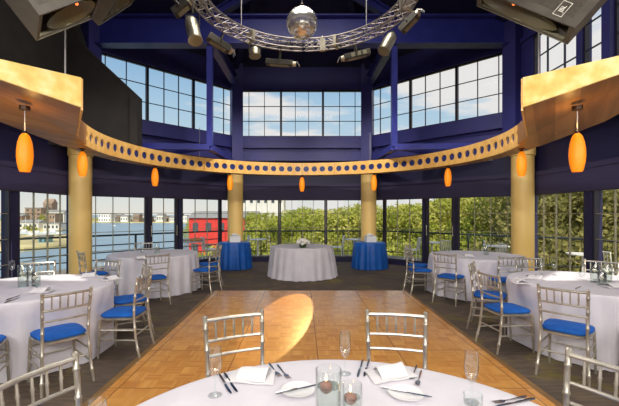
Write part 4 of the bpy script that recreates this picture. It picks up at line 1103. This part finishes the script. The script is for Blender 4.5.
for i in range(44):
    (xa, ha), (xb, hb) = P_[i], P_[i + 1]
    k = len(m.v); m.v += [(xa, 290, GZ), (xb, 290, GZ), (xb, 310, GZ + hb), (xa, 310, GZ + ha), (xb, 350, GZ), (xa, 350, GZ)]; m.f += [[k, k + 1, k + 2, k + 3], [k + 3, k + 2, k + 4, k + 5]]; m.mi += [0, 0]
struct(m.build('shore_hill_ground', M['grass'], smooth=0))
m = MB(); m.prism([(-600, 255), (160, 255), (160, 420), (-600, 420)], GZ - .6, GZ + .15); struct(m.build('shore_ground', M['quay'], smooth=0))

def house(x, y, w, d, h, wall, label, roof='flat', nwin=4, floors=2, z=GZ, rh=2.0, rmat='grayroof', rz=0, cat='building'):
    t = thing('building', label, cat, (x, y, z), rz)
    m = MB(); m.prism([(-w / 2, 0), (w / 2, 0), (w / 2, d), (-w / 2, d)], 0, h); m.build('walls', M[wall], t, smooth=0)
    m = MB()
    if roof == 'flat': m.prism([(-w / 2 - .2, -.2), (w / 2 + .2, -.2), (w / 2 + .2, d + .2), (-w / 2 - .2, d + .2)], h, h + .4)
    else:
        a, b = -w / 2 - .3, w / 2 + .3
        m.add([(a, -.3, h), (b, -.3, h), (b, d + .3, h), (a, d + .3, h), (a, d / 2, h + rh), (b, d / 2, h + rh)], [(0, 1, 5, 4), (2, 3, 4, 5), (0, 4, 3), (1, 2, 5), (0, 3, 2, 1)])
    m.build('roof', M[rmat], t, smooth=0)
    for fl_ in range(floors):
        for i in range(nwin):
            cx = -w / 2 + w * (i + .5) / nwin; cz = h * (fl_ + .55) / floors; ww, hh = w / nwin * .42, h / floors * .42
            m = MB(); m.box((cx, -.04, cz), (ww, .1, hh)); m.build('window', M['darkpane'], t, smooth=0)
    return t
def hx(px, y): return (px - CX) / F * y
house(hx(221.5, 52), 52, 9.2, 8, 5.9, 'red', 'red waterside building with a grey roof, seen past the ochre column', 'gable', 5, 2, rh=1.0)
house(hx(255, 80), 80, 12.5, 10, 11.3, 'pale', 'pale ribbed block above the red building, beyond the back window', 'flat', 8, 3)
house(hx(33, 205), 205, 9, 8, 9.3, 'brick', 'tall brown brick block on the quay seen in the harbour window', 'flat', 3, 4)
house(hx(37, 206), 214.5, 5, 5, 12.0, 'brick', 'brick tower rising behind the brown block on the quay', 'gable', 1, 2, rh=3, rmat='brick')
for i, (px, y, w_, h_, wm, lb) in enumerate(((14, 190, 8, 5.0, 'brick', 'low brown building at the edge of the harbour window'), (49, 180, 6, 6.0, 'brick', 'long brown warehouse beside the brick tower'), (55, 208, 10, 7.2, 'pale', 'pale warehouse next to the brown one on the quay'), (64, 222, 9, 7.0, 'brick', 'brown warehouse at the window post by the ochre column'),
                                         (28, 150, 8, 2.6, 'pale', 'low pale shed on the quay'), (51, 140, 6, 2.4, 'pale', 'low white boathouse on the quay beside the water'))):
    house(hx(px, y), y, w_, 6, h_, wm, lb, 'gable' if i % 2 == 0 else 'flat', 4, 2 if h_ > 4 else 1, rh=1.2)
M['teal'] = pbr('teal_paint', srgb(92, 138, 150), .5)
house(hx(43, 78), 78, 2.0, 1.6, 1.5, 'teal', 'small teal hut on the yellow quay in the harbour window', 'flat', 2, 1)
house(hx(104.5, 262), 262, 8.5, 8, 5.8, 'whitepaint', 'large white building on the far shore beside the ochre column', 'flat', 5, 2)
FS = ['pale', 'brick', 'whitepaint', 'pale', 'brick']
for i, px in enumerate(range(112, 206, 6)):
    y = 266 + (i % 2) * 9
    house(hx(px, y), y, 3.6 + (i % 3) * .7, 6, 2.8 + (i * 5 % 7) * .42, FS[i % 5], 'small house in the row on the far shore across the water', 'gable' if i % 3 else 'flat', 3, 1, rh=1.2)['group'] = 'houses on the far shore'
def boat(x, y, L, label, mast=True):
    t = thing('boat', label, 'boat', (x, y, GZ - .25), group='boats on the harbour')
    m = MB(); P = [(-L / 2, -.22 * L), (L * .2, -.22 * L), (L / 2, 0), (L * .2, .22 * L), (-L / 2, .22 * L)]
    m.add([(x_ * .85, y_ * .6, 0) for x_, y_ in P] + [(x_, y_, .22 * L) for x_, y_ in P], [(4, 3, 2, 1, 0), (5, 6, 7, 8, 9)] + [(i, (i + 1) % 5, 5 + (i + 1) % 5, 5 + i) for i in range(5)]); m.build('hull', M['whitepaint'], t, smooth=0)
    m = MB(); m.box((-.05 * L, 0, .3 * L), (.4 * L, .26 * L, .16 * L)); m.build('cabin', M['whitepaint'], t, smooth=0, bevel=.1)
    if mast: m = MB(); m.tube([(.05 * L, 0, .22 * L), (.05 * L, 0, 1.5 * L)], .012 * L, 5); m.build('mast', M['whitepaint'], t)
for px, y, L, ms, lb in ((47, 112, 6, True, 'white sailboat moored off the quay beyond the harbour window'), (54, 119, 6, True, 'white sailboat moored by the warehouses'), (60, 108, 5, True, 'small white sailboat nearest the window post by the column'), (38, 117, 5, True, 'white boat moored against the yellow quay'), (33, 104, 5, False, 'low white launch before the quay'), (114, 190, 3.4, False, 'small white boat alone on the open water'), (25, 120, 6, True, 'white sailboat farthest along the quay')):
    boat(hx(px, y), y, L * .62, lb, ms)

# trees
def crown_mesh(seed, rx, rz_, n, leaf):
    r_ = random.Random(seed); m = MB(); blobs = []
    for k in range(14):
        a = r_.uniform(0, 2 * pi); u = r_.uniform(-.8, .9); q = sqrt(max(0, 1 - u * u)) * r_.uniform(.35, .72)
        blobs.append((V((q * cos(a) * rx, q * sin(a) * rx, u * rz_ * .72)), r_.uniform(.32, .5)))
    vs, fs = [], []
    for i in range(n):
        c, s = blobs[i % 14]
        d = V((r_.gauss(0, 1), r_.gauss(0, 1), r_.gauss(0, 1))).normalized(); rad_ = r_.uniform(.72, 1.05)
        p = c + V((d.x * rx * s, d.y * rx * s, d.z * rz_ * s)) * rad_
        a = (d * .7 + V((r_.gauss(0, 1), r_.gauss(0, 1), r_.gauss(0, 1))) * .5).normalized()
        t = a.cross(V((r_.gauss(0, 1), r_.gauss(0, 1), r_.gauss(0, 1)))).normalized(); b = a.cross(t); l = leaf * r_.uniform(.7, 1.3)
        k = len(vs); vs += [p - t * l, p + b * l * .5, p + t * l, p - b * l * .5]; fs.append((k, k + 1, k + 2, k + 3))
    me = bpy.data.meshes.new('foliage'); me.from_pydata([tuple(v) for v in vs], [], fs); return me
def trunk_mesh(h, seed):
    r_ = random.Random(seed); m = MB(); top = V((.1, 0, h * .95))
    m.tube([(0, 0, -.1), (.05, .02, h * .4), (.0, .06, h * .7), top], [.2, .15, .1, .05], 8)
    for k in range(6):
        a = k * 1.1; z = h * (.35 + .09 * k); m.tube([(.03, .03, z), (cos(a) * .7, sin(a) * .7, z + .6), (cos(a) * 1.4, sin(a) * 1.4, z + 1.0)], [.07, .045, .02], 6)
    return m.mesh('trunk', M['bark'])
CR = [crown_mesh(s, 2.3, 2.5, 7000, .105) for s in (1, 2, 3)]; CR2 = [crown_mesh(s, 1.9, 3.2, 6500, .095) for s in (4, 5)]
for c in CR: c.materials.append(M['leaf'])
for c in CR2: c.materials.append(M['leaf2'])
TK = trunk_mesh(4.6, 3); TK2 = trunk_mesh(6.5, 5)
def tree(x, y, top, kind, idx, label, group, s=1.0):
    hgt = top - GZ
    t = thing('tree', label, 'tree', (x, y, GZ), rnd.uniform(0, 6), group)
    half = (2.5 if kind == 0 else 3.2)
    k = bpy.data.objects.new('trunk', TK if kind == 0 else TK2); col.objects.link(k); k.parent = t; k.scale = (1, 1, max(.5, (hgt - half * s) / (4.6 if kind == 0 else 6.5)))
    f = bpy.data.objects.new('foliage', (CR if kind == 0 else CR2)[idx % (3 if kind == 0 else 2)]); col.objects.link(f); f.parent = t; f.location = (0, 0, hgt - half * s); f.scale = (s, s, s)
LB = 'leafy yellow-green tree in the row outside the back windows and tree-side door'
n = 0
for px, y, top in ((262, 34, 2.0), (272, 25, 1.4), (286, 28, 1.9), (296, 24, 1.7), (312, 27, 2.1), (326, 23.5, 1.9), (341, 27, 1.9), (352, 24, 2.2), (366, 27, 2.3), (383, 24, 1.9), (398, 27, 2.3), (410, 23, 2.2), (424, 26, 2.5), (438, 22, 2.5), (452, 25, 2.8), (466, 21, 2.9), (480, 24, 3.0), (494, 20, 3.2), (508, 22, 3.3), (300, 20, -.2), (330, 19.5, -.1), (362, 19.5, .2), (392, 19, .1), (420, 19, .3), (448, 18.5, .4), (470, 17.5, .8), (278, 21, -.4)):
    tree(hx(px, y), y, top, 0, n, LB, 'trees outside the back windows'); n += 1
LB = 'tall olive-brown tree with thin trunk outside the tree-filled side window'
for px, y, top in ((522, 17, 4.2), (540, 15, 4.6), (556, 17.5, 5.0), (570, 13.5, 4.3), (588, 16, 5.2), (604, 13, 4.4), (618, 15, 3.4), (640, 12, 4.6), (548, 12, 1.4), (580, 11.5, 1.2), (612, 11, 1.0), (520, 14, 1.8), (660, 14, 4.0)):
    tree(hx(px, y), y, top, 1, n, LB, 'trees outside the side window'); n += 1
for px, y, top, lb in ((198, 60, .9, 'bushy green tree between the far shore and the red building'), (270, 58, .2, 'bushy green tree at the far end of the red building'), (206, 30, -1.2, 'low green tree below the red building, by the deck rail'), (226, 33, -1.0, 'low green tree below the red building wall, by the column'), (43, 180, 1.0, 'round green tree beside the brick tower on the quay'), (30, 135, -2.6, 'low yellow-green tree on the quay in the harbour window')):
    tree(hx(px, y), y, top, 0, n, lb, None, 1.0 if y < 100 else 1.3); n += 1
